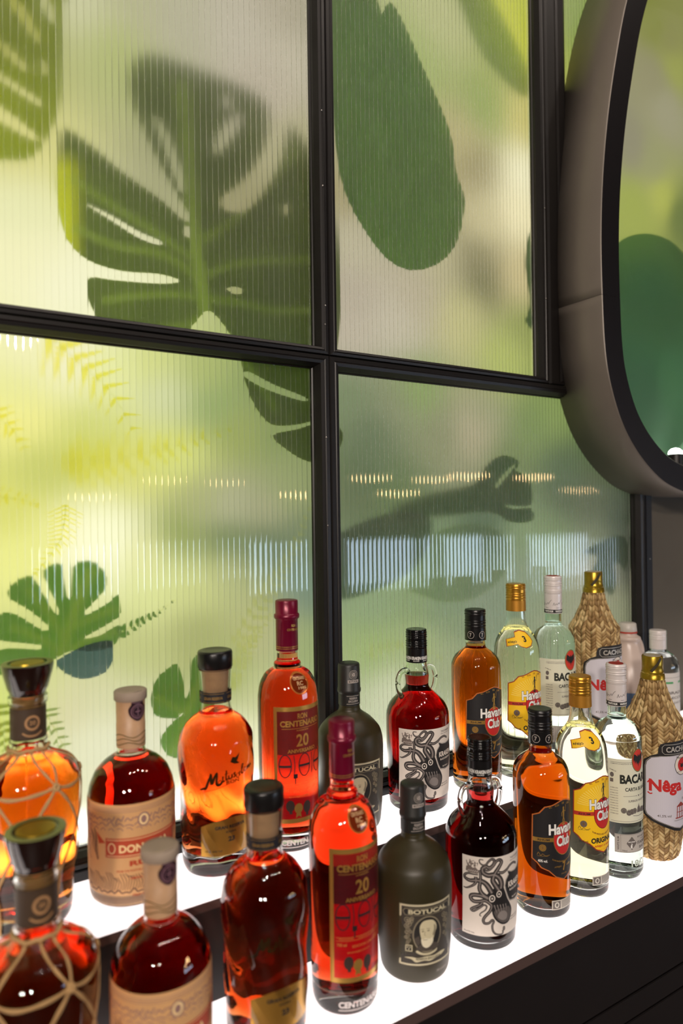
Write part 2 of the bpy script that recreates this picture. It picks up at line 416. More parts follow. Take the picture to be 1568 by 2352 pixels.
# ---- backlit panel behind the panes, printed with soft out-of-focus greenery
BG = [(115,647,150,150,60),(113,468,200,195,120),(122,397,215,215,165),(126,331,225,222,175),(174,305,228,226,190),(230,296,225,225,185),(195,678,190,190,150),(265,710,165,165,125),(235,644,160,168,100),(328,708,165,162,135),(430,719,175,168,148),(506,787,160,152,130),(528,719,180,172,150),(466,664,170,160,140),(526,579,165,160,120),(325,493,150,150,110),(433,454,140,135,95),(499,399,130,130,80),(820,889,175,178,125),(768,799,150,165,95),(1022,945,190,195,60),(1030,757,200,190,110),(925,761,135,155,80),(869,687,175,165,115),(901,654,140,130,90),(1029,670,242,237,198),(1015,580,238,228,182),(921,543,190,180,135),(623,451,175,168,140),(607,528,150,140,100),(622,363,168,158,138),(760,385,172,162,137),(812,457,175,168,130),(919,435,100,100,65),(908,474,120,115,80),(1012,459,200,185,135),(863,360,185,180,125),(1022,357,140,150,80),(711,324,182,174,152),(620,290,176,166,146),(973,291,170,180,95),(672,730,150,155,110),(120,217,224,222,168),(173,212,227,224,192),(229,200,215,218,150),(289,212,195,200,120),(353,206,160,170,100),(458,189,125,140,85),(114,161,215,215,140),(307,177,195,200,155),(373,163,130,150,90),(114,127,225,220,130),(199,109,190,195,105),(144,61,180,185,95),(256,63,200,200,110),(319,83,200,205,115),(421,120,140,150,80),(472,122,120,135,80),(494,41,135,145,95),(351,21,155,160,105),(398,7,165,165,130),(456,7,150,150,115),(317,-30,125,140,70),(397,-32,92,112,65),(455,-47,82,102,70),(516,-49,98,113,83),(531,-120,105,125,105),(143,-36,215,215,120),(180,-37,238,235,200),(226,-33,238,238,200),(273,-53,215,215,150),(107,5,200,200,100),(106,-51,220,220,130),(285,-103,205,210,140),(349,-107,190,195,125),(396,-97,165,170,115),(253,-191,175,180,115),(348,-171,150,155,95),(453,-182,165,165,115),(529,-225,140,155,100),(394,-241,150,160,95),(223,-247,195,195,150),(193,-301,215,215,180),(166,-267,200,195,150),(99,-256,195,205,105),(251,-312,212,212,182),(421,-344,225,225,185),(451,-282,180,185,130),(543,-332,170,175,140),(141,-149,190,195,120),(619,202,110,125,90),(709,187,125,130,100),(757,214,130,150,90),(914,185,150,150,115),(891,151,168,158,128),(1031,167,115,135,80),(1107,198,130,150,85),(662,131,90,105,75),(806,138,125,130,95),(970,95,110,125,80),(1131,82,80,100,70),(1090,-26,110,130,90),(1117,19,75,90,65),(1198,18,85,95,70),(1298,-30,65,80,60),(1224,-75,120,130,100),(1297,-106,112,117,97),(634,42,80,95,65),(706,20,85,105,65),(803,-60,105,125,90),(910,-22,75,95,70),(1027,-51,120,140,100),(1089,-79,135,155,110),(657,-166,125,145,105),(751,-158,120,140,95),(656,-225,140,160,95),(749,-236,150,165,110),(800,-178,110,130,95),(700,-321,190,195,160),(907,-171,115,130,105),(1038,-112,125,140,115),(1153,-164,140,145,115),(1223,-150,170,162,135),(1294,-221,140,145,110),(1342,-128,55,65,50),(798,-297,140,150,110),(828,-381,160,165,130),(1178,1029,135,155,80),(1303,162,90,100,60)]
BR = [(1434,1094,150,150,75),(1501,1078,155,150,90),(1432,975,165,155,120),(1348,804,160,150,125),(1480,920,178,168,138),(1517,1033,175,175,90),(1427,776,170,165,120),(1361,663,175,180,90),(1458,714,195,195,95),(1526,679,120,130,70),(1383,260,90,130,100),(1482,268,130,170,130),(1420,460,110,140,95)]
def inside(x, z, lp):
    c = False
    for i in range(len(lp)):
        (a, b), (e, f) = lp[i-1], lp[i]
        if (b > z) != (f > z) and x < (e-a)*(z-b)/(f-b)+a: c = not c
    return c
def light_panel(name, x0, x1, z0, z1, y, pts, sig, strength, label, nx, nz, outline=None, scl=1.0):
    me = bpy.data.meshes.new(name); V = []; F = []; cols = []
    P = [(a/1000*scl, b/1000*scl, lin((r, g, bb))) for a, b, r, g, bb in pts]
    for j in range(nz+1):
        for i in range(nx+1):
            x = x0+(x1-x0)*i/nx; z = z0+(z1-z0)*j/nz; V.append((x, y, z+ZB))
            w = 1e-9; c = [0, 0, 0]
            near = sorted(((x-a)**2+(z-b)**2, col) for a, b, col in P)[:7]
            for d2, col in near:
                k = 1/(d2+sig*sig)**2
                w += k; c = [c[t]+col[t]*k for t in range(3)]
            cols.append([v/w for v in c]+[1])
    for j in range(nz):
        for i in range(nx):
            if outline and not all(inside(x0+(x1-x0)*(i+p)/nx, z0+(z1-z0)*(j+q)/nz, outline) for p in (0, 1) for q in (0, 1)): continue
            a = j*(nx+1)+i; F.append((a, a+1, a+nx+2, a+nx+1))
    b = len(V) if not outline else None   # solid back so that the panel has its thickness
    if not outline:
      V += [(x0, y+.012, z0+ZB), (x1, y+.012, z0+ZB), (x1, y+.012, z1+ZB), (x0, y+.012, z1+ZB)]; cols += [[0, 0, 0, 1]]*4
      F += [(b+1, b, b+3, b+2)]
    me.from_pydata(V, [], F); ca = me.color_attributes.new('print', 'FLOAT_COLOR', 'POINT')
    for i, c in enumerate(cols): ca.data[i].color = c
    m, nt, out = nodemat(name+' print'); e = nt.nodes.new('ShaderNodeEmission'); at = nt.nodes.new('ShaderNodeAttribute'); at.attribute_name = 'print'
    e.inputs[1].default_value = strength; nt.links.new(at.outputs['Color'], e.inputs[0]); nt.links.new(e.outputs[0], out.inputs[0])
    o = mesh_obj(name, me, m); tag(o, label, 'light panel'); return o
PY = 1.025; k = PY/.962
light_panel('backlit_panel', -.6, 2.58, -.50, 1.25, PY, BG, .026, 1.34, 'large backlit panel printed with blurred greenery glowing behind the ribbed windows', 150, 110, scl=k)
box('led_tube', -.42, 1.38, 1.0, 1.016, ZB-.445, ZB-.425, emis('led white', (1, .98, .92), 11.0))
tag(bpy.data.objects['led_tube'], 'white light tube along the bottom behind the lower windows', 'light tube')

# ---- oval portal frame standing off the wall
half = [(1.56, .025), (1.48, .025), (1.405, .028), (1.359, .033), (1.287, .056), (1.216, .103), (1.163, .162), (1.128, .235), (1.112, .305), (1.106, .406), (1.105, .520), (1.113, .635), (1.130, .750), (1.157, .870), (1.195, 1.0), (1.25, 1.12), (1.33, 1.22), (1.44, 1.285), (1.58, 1.31), (1.70, 1.315)]
bot_r = [(1.70, .025), (1.85, .026), (1.98, .04), (2.10, .09), (2.19, .17), (2.25, .29), (2.27, .43), (2.27, .60), (2.26, .76), (2.23, .92), (2.19, 1.05), (2.12, 1.17), (2.02, 1.26), (1.88, 1.305)]
ringpts = list(reversed(half)) + bot_r[0:] # anticlockwise-ish closed loop
loop = cat(ringpts, 6, True)
def inward(loop, d):
    out = []; L = len(loop)
    for i in range(L):
        a, b = loop[i-1], loop[(i+1) % L]; dx, dy = b[0]-a[0], b[1]-a[1]; q = math.hypot(dx, dy) or 1
        out.append((loop[i][0]-dy/q*d, loop[i][1]+dx/q*d))
    return out
_a = sum(loop[i-1][0]*loop[i][1]-loop[i][0]*loop[i-1][1] for i in range(len(loop)))
sg = 1 if _a > 0 else -1
ring = empty('oval_portal', (0, 0, 0), 'deep dark metal oval portal frame projecting from the wall above the bottles', 'frame')
prof = [(0, WY-.002), (0, .8305), (.0015, .829), (.0535, .829), (.055, .8305), (.055, WY-.002)]
lps = [inward(loop, sg*d) for d, _ in prof]
idx = [i for i in range(len(loop))]
s0 = min(idx, key=lambda i: (loop[i][0]-1.105)**2+(loop[i][1]-.406)**2)
s1 = min(idx, key=lambda i: (loop[i][0]-2.27)**2+(loop[i][1]-.43)**2)
def seg(a, b):
    ii = []; i = a
    while True:
        ii.append(i)
        if i == b: break
        i = (i+1) % len(loop)
    bm = bmesh.new(); R_ = []
    for n_, i in enumerate(ii):
        j = None
        R_.append([bm.verts.new((lps[q][i][0], prof[q][1], lps[q][i][1]+ZB)) for q in range(len(prof))])
    for e_, o_ in ((0, 1), (-1, -2)):   # hairline joint
        for q in range(len(prof)):
            d = (R_[o_][q].co-R_[e_][q].co); R_[e_][q].co += d.normalized()*.0003
    for A, B in zip(R_, R_[1:]):
        for q in range(len(prof)):
            w = (q+1) % len(prof); f = bm.faces.new((A[q], A[w], B[w], B[q]))
            f.material_index = 1 if q in (2,) else 0
            f.smooth = q in (0, 4)
    bm.faces.new(R_[0]); bm.faces.new(R_[-1][::-1])
    return from_bm('frame_segment', bm, [RINGM, RINGD], ring)
seg(s0, s1); seg(s1, s0)
# glazing inside the oval: backlit print, leaf, light pod, fine ribbed pane
inn = inward(loop, sg*.056)
bm = bmesh.new()
def plate(y0, y1, lp, name, m, parent):
    bm = bmesh.new(); A = [bm.verts.new((x, y0, z+ZB)) for x, z in lp]; B = [bm.verts.new((x, y1, z+ZB)) for x, z in lp]
    bm.faces.new(A); bm.faces.new(B[::-1])
    for i in range(len(A)): bm.faces.new((A[i-1], A[i], B[i], B[i-1]))
    return from_bm(name, bm, m, parent)
light_panel('backlit_panel', 1.09, 2.28, .03, 1.31, WY-.0250, [(a, b, r, g, c) for a, b, r, g, c in BR]+[(1700, 1000, 150, 150, 90), (1700, 600, 120, 140, 80), (2000, 800, 150, 150, 90), (2000, 300, 100, 140, 100)], .03, 1.1, 'smaller backlit greenery panel inside the oval portal', 110, 110, outline=inward(loop, sg*.03))
bpy.data.objects['backlit_panel.001'].location.y = 0
gp = plate(.9200, .9225, [(x, z) for x, z in inn], 'oval_pane', glass('satin pane', (.96, .99, .96), 1.45, .3), ring)

# ---- what stands opposite and shows only as soft reflections: low bright windows and warm pendants
WIN = emis('daylight', (.62, .78, 1), 12.0)
for k, x in enumerate((2.75, 3.75, 4.75)):
    r = bpy.data.objects.new('window_%d' % (6+k), None); C.objects.link(r); r['kind'] = 'structure'
    box('window_pane', x, x+.85, -3.19, -3.18, .93, 1.36, WIN, r)
    for (a, b, c, d) in ((x-.04, x, .94, 1.34), (x+.85, x+.89, .89, 1.40)): box('frame_rail', a, b, -3.2, -3.15, c, d, BLACKM, r)
    for (c, d) in ((.89, .93), (1.36, 1.40)): box('frame_rail', x, x+.85, -3.2, -3.15, c, d, BLACKM, r)
for k, (x, z) in enumerate(((3.1, 1.95), (3.85, 2.1), (4.6, 2.1))):
    r = empty('pendant_lamp', (x, -2.9, z), 'warm pendant lamp hanging opposite the bar, number %s from the low windows' % ('one', 'two', 'three')[k], 'lamp')
    lathe('lamp_shade', [(-.09, .17), (-.085, .172), (.08, .06), (.1, .02), (.1, 0), (.095, 0), (.09, .02), (.075, .055), (-.085, .165)], BRONZE, r, 32)
    lathe('bulb', [(-.11, 0), (-.10, .09), (-.03, .12), (.02, .04), (.02, 0)], emis('warm bulb', (1, .62, .3), 40), r, 24)
    lathe('cord', [(.1, 0), (.1, .004), ((3.9-z)/2, .004), ((3.9-z)/2, 0)], BLACKM, r, 8); r.scale = (2, 2, 2)
# ================================================================== LEAVES behind the panes
def leafmat(name, col, clear=0., var=.25, sc_=14, vcol=(142, 168, 72), tcol=(205, 215, 20)):
    m, nt, out = nodemat(name); c = lin(col)
    tc = nt.nodes.new('ShaderNodeTexCoord'); n = nt.nodes.new('ShaderNodeTexNoise'); n.inputs['Scale'].default_value = sc_
    mx = nt.nodes.new('ShaderNodeMix'); mx.data_type = 'RGBA'; mx.inputs[6].default_value = (*[v*(1-var) for v in c], 1); mx.inputs[7].default_value = (*[min(1, v*(1+var)) for v in c], 1)
    t = nt.nodes.new('ShaderNodeBsdfTranslucent'); d = nt.nodes.new('ShaderNodeBsdfDiffuse'); ms = nt.nodes.new('ShaderNodeMixShader'); ms.inputs[0].default_value = .3
    nt.links.new(tc.outputs['Object'], n.inputs[0]); nt.links.new(n.outputs[0], mx.inputs[0])
    at = nt.nodes.new('ShaderNodeAttribute'); at.attribute_name = 'venation'; sp = nt.nodes.new('ShaderNodeSeparateColor'); nt.links.new(at.outputs['Color'], sp.inputs[0])
    for ch, cc in ((1, tcol), (0, vcol)):
        m3 = nt.nodes.new('ShaderNodeMix'); m3.data_type = 'RGBA'; m3.inputs[7].default_value = (*lin(cc), 1)
        nt.links.new(sp.outputs[ch], m3.inputs[0]); nt.links.new(mx.outputs[2], m3.inputs[6]); mx = m3
    nt.links.new(mx.outputs[2], t.inputs[0]); nt.links.new(mx.outputs[2], d.inputs[0])
    nt.links.new(t.outputs[0], ms.inputs[1]); nt.links.new(d.outputs[0], ms.inputs[2])
    tr = nt.nodes.new('ShaderNodeBsdfTransparent'); m2 = nt.nodes.new('ShaderNodeMixShader'); m2.inputs[0].default_value = clear
    nt.links.new(mx.outputs[2], tr.inputs[0]); nt.links.new(ms.outputs[0], m2.inputs[1]); nt.links.new(tr.outputs[0], m2.inputs[2])
    nt.links.new(m2.outputs[0], out.inputs[0]); return m
LM = {k: leafmat('leaf '+k, c[:3], c[3], .04 if min(c[:2]) > 200 else .25) for k, c in dict(dark=(92, 112, 44, .06), olive=(128, 124, 84, .1), lime=(150, 168, 12, .3), green=(96, 142, 58, .05), deep=(96, 128, 92, .3), blue=(78, 112, 128, .1), yellow=(255, 246, 95, .86), pale=(246, 250, 190, .3), mid=(160, 182, 120, .6), faint=(205, 216, 196, .85), vein=(225, 235, 150, .75)).items()}  # the blue entry has a window reflection mixed into its colour
GAP = WY+.0085
def pos(x, z, d):
    """plane millimetres -> world, leaf d mm behind the pane"""
    Y = GAP+d/1000; k = Y/.962; return Vector((x/1000*k, Y, z/1000*k+ZB))
def leaf(name, pts, dep, m, label, cat_='leaf', group=None, holes=None, veins=None, smooth=3, curl=0., tint=None, rim=None):
    """outline polygon (mm) filled and given a smoothly varying distance dep(x, z) from the pane"""
    P = cat(pts, smooth, True) if smooth > 1 else pts
    loops = [[Vector((x, z, 0)) for x, z in P]]+([[Vector((x, z, 0)) for x, z in cat(h, smooth, True)] for h in holes] if holes else [])
    flat = [v for l in loops for v in l]
    bm = bmesh.new(); vs = [bm.verts.new(v) for v in flat]
    for t in tessellate_polygon(loops):
        try: bm.faces.new([vs[i] for i in t])
        except ValueError: pass
    xs = [v.x for v in flat]; zs = [v.y for v in flat]
    for ax_, lo, hi in ((0, min(xs), max(xs)), (1, min(zs), max(zs))):
        gs = 5 if veins else 15; u = lo+gs
        while u < hi:
            co = (u, 0, 0) if ax_ == 0 else (0, u, 0); no = (1, 0, 0) if ax_ == 0 else (0, 1, 0)
            bmesh.ops.bisect_plane(bm, geom=bm.verts[:]+bm.edges[:]+bm.faces[:], plane_co=co, plane_no=no); u += gs
    D = dep if callable(dep) else (lambda x, z: dep)
    c = Vector((sum(xs)/len(xs), 0, sum(zs)/len(zs)))
    o0 = pos(c.x, c.z, D(c.x, c.z))
    ven = []; VP = [(cat(vp, 5), w) for vp, w in (veins or [])]
    bm.verts.index_update()
    for v in bm.verts:
        a_ = 0
        for vp, w in VP:
            for (x0, y0), (x1, y1) in zip(vp, vp[1:]):
                L2 = (x1-x0)**2+(y1-y0)**2 or 1; t_ = max(0, min(1, ((v.co.x-x0)*(x1-x0)+(v.co.y-y0)*(y1-y0))/L2))
                d2 = (v.co.x-x0-t_*(x1-x0))**2+(v.co.y-y0-t_*(y1-y0))**2
                if d2 < 120: a_ = max(a_, min(1, .35+w*.3)*math.exp(-d2/(2.5+w*5)**2*1.0))
        ven.append((a_, tint(v.co.x, v.co.y) if tint else 0, 0, 1))
    for v in bm.verts: v.co = pos(v.co.x, v.co.y, D(v.co.x, v.co.y))-o0
    ob = from_bm(name, bm, m, None, smooth=True); ob.location = o0; tag(ob, label, cat_, group)
    ca = ob.data.color_attributes.new('venation', 'FLOAT_COLOR', 'POINT')
    for i, c_ in enumerate(ven): ca.data[i].color = c_
    if rim:
        rb = bmesh.new(); tube_bm(rb, [pos(x, z, D(x, z)-.1)-o0 for x, z in P], .00035, 4, closed=True); from_bm('leaf_edge', rb, LM['vein'], ob, smooth=True)
    return ob
# the large monstera leaf: lower part against the pane, top bending away from it
def dB(x, z): return 1.5+max(0, z-380)*.16+max(0, 260-z)*.0
big = [(367,300),(352,282),(330,258),(300,246),(255,246),(225,258),(210,275),(202,300),(205,322),(235,324),(302,330),(331,339),(300,344),(247,339),(202,346),(177,368),(168,398),(163,440),(168,490),(175,514),(212,498),(249,475),(304,449),(338,426),(343,440),(315,480),(285,530),(262,580),(262,620),(288,650),(358,652),(427,648),(460,640),(474,620),(468,575),(446,530),(418,496),(398,478),(394,464),(404,456),(436,464),(472,510),(496,560),(510,615),(520,608),(547,585),(575,540),(598,470),(604,380),(600,300),(590,230),(575,170),(544,148),(489,138),(463,146),(441,175),(427,215),(420,250),(400,280),(380,300)]
leaf('monstera_leaf', big, dB, LM['dark'], 'largest split monstera leaf, dark green, behind the upper left window', group='leaves behind the ribbed windows',
     holes=[[(200,421),(235,405),(272,389),(300,385),(303,391),(272,398),(235,412)], [(402,339),(418,345),(430,340),(418,333)], [(430,209),(470,192),(530,180),(535,186),(478,202),(436,218)], [(335,408),(345,405),(346,418),(338,420)], [(500,470),(508,480),(506,490),(498,482)], [(384,536),(392,540),(412,566),(428,600),(422,606),(402,584),(386,556)], [(330,470),(338,474),(330,510),(312,548),(296,566),(294,556),(310,522)], [(400,606),(410,612),(408,628),(398,622)]],
     veins=[([(367,305),(358,370),(350,437),(345,520),(335,620)], 2.2), ([(360,345),(310,372),(240,372),(190,385)], .8), ([(358,370),(300,400),(240,425),(185,450)], .8), ([(365,320),(320,318),(270,308),(225,295)], .7), ([(366,318),(420,322),(480,318),(560,330)], .8), ([(362,350),(420,380),(500,400),(590,420)], .8), ([(355,400),(410,440),(470,510),(520,580)], .8), ([(367,305),(400,270),(440,220),(480,165)], .8), ([(367,305),(345,280),(300,265)], .6)], rim=1, tint=lambda x, z: max(0, min(1, (200-x)/22))*max(0, min(1, (z-335)/20))*max(0, min(1, (490-z)/30)))
leaf('monstera_leaf', [(476,122),(500,101),(535,84),(570,84),(600,110),(600,140),(560,146),(520,134)], 1, LM['dark'], 'dark leaf lobe tip beside the mullion at the right of the lower left window', group='leaves behind the ribbed windows', rim=1)
leaf('monstera_leaf', [(40,430),(95,452),(130,462),(150,490),(168,540),(172,600),(176,680),(190,760),(40,760)], 15, LM['lime'], 'bright lime monstera leaf with pale slits at the top left corner', group='leaves behind the ribbed windows',
     holes=[[(60,512),(100,500),(136,488),(140,496),(100,520),(60,530)], [(60,566),(100,552),(142,535),(144,543),(100,562),(60,578)], [(92,604),(112,598),(131,580),(126,574),(104,588)], [(112,668),(130,655),(146,624),(141,618),(122,640),(106,662)], [(150,690),(160,676),(164,654),(158,650),(148,670)], [(146,596),(152,594),(153,580),(147,578)]], curl=0)
leaf('broad_leaf', [(575,850),(601,880),(650,900),(686,890),(694,859),(713,891),(741,868),(783,805),(827,740),(852,690),(862,629),(879,597),(880,561),(858,494),(811,449),(749,428),(697,441),(652,482),(619,528),(602,580),(597,640),(592,729),(588,800)], 1.2, LM['green'], 'big plain green oval leaf pressed to the upper middle window', group='leaves behind the ribbed windows', smooth=2)
leaf('broad_leaf', [(800,1020),(860,960),(913,881),(976,841),(1042,822),(1052,868),(1010,930),(930,1010),(880,1060)], 20, LM['mid'], 'blurred green leaf arching across the top of the upper middle window', group='leaves behind the ribbed windows')
leaf('broad_leaf', [(1058,567),(1044,520),(1041,485),(1051,430),(1049,400),(1040,375),(1085,370),(1090,570)], 3, LM['deep'], 'narrow sliver of dark leaf at the right edge of the upper middle window', group='leaves behind the ribbed windows')
leaf('monstera_leaf', [(160,-184),(130,-196),(95,-200),(70,-190),(72,-172),(100,-166),(134,-172),(136,-166),(100,-158),(80,-150),(80,-132),(94,-120),(112,-126),(140,-148),(146,-142),(122,-118),(100,-102),(102,-88),(120,-76),(132,-82),(154,-126),(160,-122),(142,-78),(146,-66),(160,-61),(166,-72),(170,-106),(176,-106),(178,-68),(190,-60),(207,-63),(222,-84),(216,-104),(192,-128),(196,-132),(224,-118),(236,-108),(240,-126),(236,-140),(200,-158),(190,-164),(212,-162),(236,-150),(236,-168),(226,-180),(200,-182),(176,-178)], lambda x, z: 1.2+max(0, z+120)*.1, LM['green'], 'small green monstera leaf with pale slits at the lower left above the dark stopper', group='leaves behind the ribbed windows', smooth=2,
     veins=[([(160,-184),(172,-150),(186,-110),(200,-75)], 1.0), ([(162,-180),(140,-160),(105,-140)], .5), ([(166,-165),(150,-130),(125,-95)], .5), ([(162,-180),(200,-165),(232,-160)], .5), ([(172,-150),(200,-138),(230,-128)], .5)])
leaf('round_leaf', [(158,-188),(184,-176),(210,-170),(228,-172),(229,-190),(222,-209),(205,-217),(185,-217),(167,-207),(158,-197)], .8, LM['blue'], 'round green leaf tinted by a painted blue reflection, below the small monstera leaf', group='leaves behind the ribbed windows')  # bluish leaf colour stands in for the window reflected there
leaf('monstera_leaf', [(330,-266),(326,-240),(318,-214),(300,-222),(288,-232),(279,-258),(287,-284),(318,-292),(324,-286),(295,-312),(298,-337),(317,-350),(345,-350),(368,-322),(376,-262),(368,-215),(350,-205),(340,-214),(338,-244)], 1.2, LM['green'], 'green lobed leaf half hidden behind the clear neck of an amber bottle', group='leaves behind the ribbed windows', veins=[([(330,-290),(345,-260),(360,-225)], .8), ([(330,-290),(305,-270),(288,-258)], .5), ([(330,-290),(320,-320),(310,-338)], .5)])
leaf('curled_leaf', [(690,0),(780,30),(850,42),(898,52),(929,88),(974,108),(1017,95),(1004,78),(1040,66),(1052,33),(1046,10),(1012,8),(972,11),(1000,2),(1046,4),(1053,-20),(1011,-25),(975,-18),(959,-8),(900,-2),(800,-10)], lambda x, z: 3+max(0, 960-x)*.12, LM['deep'], 'curled dark green leaf floating in the middle of the lower right window', group='leaves behind the ribbed windows', smooth=2, rim=1, holes=[[(1008,93),(985,80),(960,60),(948,45),(957,45),(972,58),(992,75)]])
leaf('round_leaf', [(560,-60),(594,-34),(689,-4),(780,-7),(790,-40),(779,-66),(735,-110),(662,-134),(594,-144),(560,-120)], 12, leafmat('leaf dim', (120, 140, 120), .6), 'large dim rounded leaf low at the left of the lower right window', group='leaves behind the ribbed windows')
leaf('round_leaf', [(734,-130),(775,-152),(817,-164),(894,-164),(960,-130),(990,-85),(960,-40),(880,-25),(800,-40),(760,-80)], 6, LM['faint'], 'pale blurred round leaf behind the tops of the right-hand bottles', group='leaves behind the ribbed windows', rim=1)
leaf('curled_leaf', [(1200,-92),(1262,-70),(1335,-60),(1350,-100),(1338,-140),(1318,-120),(1300,-128),(1308,-162),(1290,-190),(1262,-168),(1226,-138),(1246,-112),(1238,-98)], 10, LM['deep'], 'dark bent leaf behind the straw bottle at the right end of the windows', group='leaves behind the ribbed windows')
leaf('broad_leaf', [(1313,540),(1318,571),(1359,607),(1424,632),(1490,641),(1560,632),(1640,580),(1680,460),(1660,300),(1600,180),(1500,110),(1380,90),(1310,150),(1280,300)], -35.8, leafmat('leaf oval', (118, 158, 124), .35, sc_=4), 'large smooth blue green leaf inside the oval portal')

def frond(name, path, length, width, n, dep, m, label, serr=0, both=(1, 1), group='fern fronds behind the ribbed windows', stem=.5):
    P = cat(path, 12); L = len(P); D = dep if callable(dep) else (lambda x, z: dep)
    o0 = pos(P[L//2][0], P[L//2][1], D(*P[L//2])); bm = bmesh.new()
    for k in range(n):
        t = (k+.5)/n; i = min(int(t*(L-1)), L-2); p = P[i]; q = P[i+1]; dx, dz = q[0]-p[0], q[1]-p[1]; d = math.hypot(dx, dz) or 1; dx /= d; dz /= d
        for s in (1, -1):
            if not both[0 if s > 0 else 1]: continue
            l = length(t)*(random.uniform(.9, 1.1)); nx, nz = -dz*s, dx*s; a = .35
            ex, ez = nx*(1-a)+dx*a, nz*(1-a)+dz*a; e = math.hypot(ex, ez); ex /= e; ez /= e
            w = width(t) if callable(width) else width
            m_ = 7 if not serr else 15; up = []; dn = []
            for j in range(m_+1):
                f = j/m_; env = math.sin(PI*min(1, f*.92+.08))**.6*w*(1-.35*f) if not serr else (1-f)*w*(1 if j % 2 else .35)+.3
                bx, bz = p[0]+ex*l*f, p[1]+ez*l*f
                up.append((bx-ez*env, bz+ex*env)); dn.append((bx+ez*env, bz-ex*env))
            U = [bm.verts.new(pos(x, z, D(x, z)+random.uniform(0, .3))-o0) for x, z in up]; V_ = [bm.verts.new(pos(x, z, D(x, z))-o0) for x, z in dn]
            for j in range(m_): bm.faces.new((U[j], U[j+1], V_[j+1], V_[j]))
    ob = from_bm(name, bm, m, None, smooth=True); ob.location = o0; tag(ob, label, 'fern frond', group)
    vb = bmesh.new(); tube_bm(vb, [pos(x, z, D(x, z)-.2)-o0 for x, z in P], lambda t: stem/1000*(1-.6*t), 5)
    from_bm('stem', vb, LM['pale'], ob, smooth=True); return ob
frond('fern_frond', [(414,-205),(444,-150),(478,-104),(501,-68),(525,-27),(545,24)], lambda t: 24*(1-t)**.8+3, lambda t: 3.6*(1-t)+1.2, 20, lambda x, z: 1+max(0, -40-z)*.08, LM['pale'], 'pale fern frond with rounded leaflets rising beside the mullion in the lower left window')
frond('fern_frond', [(390,-262),(415,-225),(445,-185),(475,-150)], lambda t: 22*(1-t)**.8+3, lambda t: 3.4*(1-t)+1, 16, lambda x, z: 3+max(0, -190-z)*.1, LM['pale'], 'second pale fern frond just left of the maroon bottle top')
frond('fern_frond', [(236,-162),(264,-150),(292,-137),(322,-118)], lambda t: 10*(1-t)+1.5, lambda t: 3.6*(1-t)+.8, 11, lambda x, z: 1+max(0, 250-x)*.1, LM['green'], 'thin dark green sprig beside the small monstera leaf')
frond('fern_frond', [(170,16),(168,-10),(160,-36),(140,-64),(121,-86)], lambda t: 26*(1-t)**1.2+3, 1.1, 17, 1, LM['yellow'], 'small drooping yellow fern tip above the small monstera leaf', serr=1)
frond('fern_frond', [(170,70),(220,75),(290,92),(350,110),(406,131)], lambda t: 48*(1-t)**.8+4, lambda t: 9*(1-t)+2, 13, lambda x, z: 3+max(0, 400-x)*.13, LM['yellow'], 'big blurred yellow fern pointing right across the lower left window', serr=1)
frond('fern_frond', [(150,240),(190,205),(230,170),(262,116)], lambda t: 52*(1-t)**.7+6, lambda t: 7*(1-t)+2, 9, lambda x, z: 2+max(0, 250-x)*.12, LM['yellow'], 'yellow fern with jagged tips just under the crossbar', serr=1)
frond('fern_frond', [(60,150),(85,130),(108,112),(122,86)], lambda t: 30*(1-t)+5, lambda t: 5*(1-t)+1.5, 8, 5, LM['yellow'], 'yellow fern clump at the left edge below the crossbar', serr=1)
frond('fern_frond', [(60,30),(90,26),(118,22),(138,14)], lambda t: 22*(1-t)+3, 3, 8, 6, LM['yellow'], 'faint yellow fern at the far left edge', serr=1)
frond('fern_frond', [(138,-250),(150,-272),(162,-300),(176,-335)], lambda t: 16*(1-t)+5, 2.2, 8, 1, LM['mid'], 'small fern with narrow leaflets right of the dark stopper neck')
frond('fern_frond', [(80,-235),(92,-262),(98,-290),(104,-320)], lambda t: 20*(1-t)+5, 3.5, 8, 3, LM['lime'], 'lime green fern at the left of the dark stopper neck')
frond('fern_frond', [(650,-240),(700,-232),(760,-240),(815,-272)], lambda t: 16*(1-t)+2, 2.6, 14, 6, LM['pale'], 'faint pale fern low in the lower right window')
# light pod inside the oval
pod = empty('light_pod', (1.437, .893, ZB+.0825), 'small white glowing uplight at the bottom inside the oval portal', 'light')
lathe('pod_body', [(0, 0), (0, .016), (.036, .016), (.038, .014), (.038, 0)], BLACKM, pod, 24)
lathe('pod_lens', [(.0382, 0), (.0382, .0150), (.044, .0135), (.049, .008), (.051, 0)], emis('pod light', (.9, 1, .9), 22), pod, 24)
pl = bpy.data.lights.new('pod_beam', 'SPOT'); pl.energy = .5; pl.color = (.85, 1, .88); pl.spot_size = 2.0; pl.spot_blend = .9; pl.shadow_soft_size = .01
po = bpy.data.objects.new('pod_beam', pl); C.objects.link(po); po.location = (1.437, .893, ZB+.136); po.rotation_euler = (PI-.3, 0, 0)
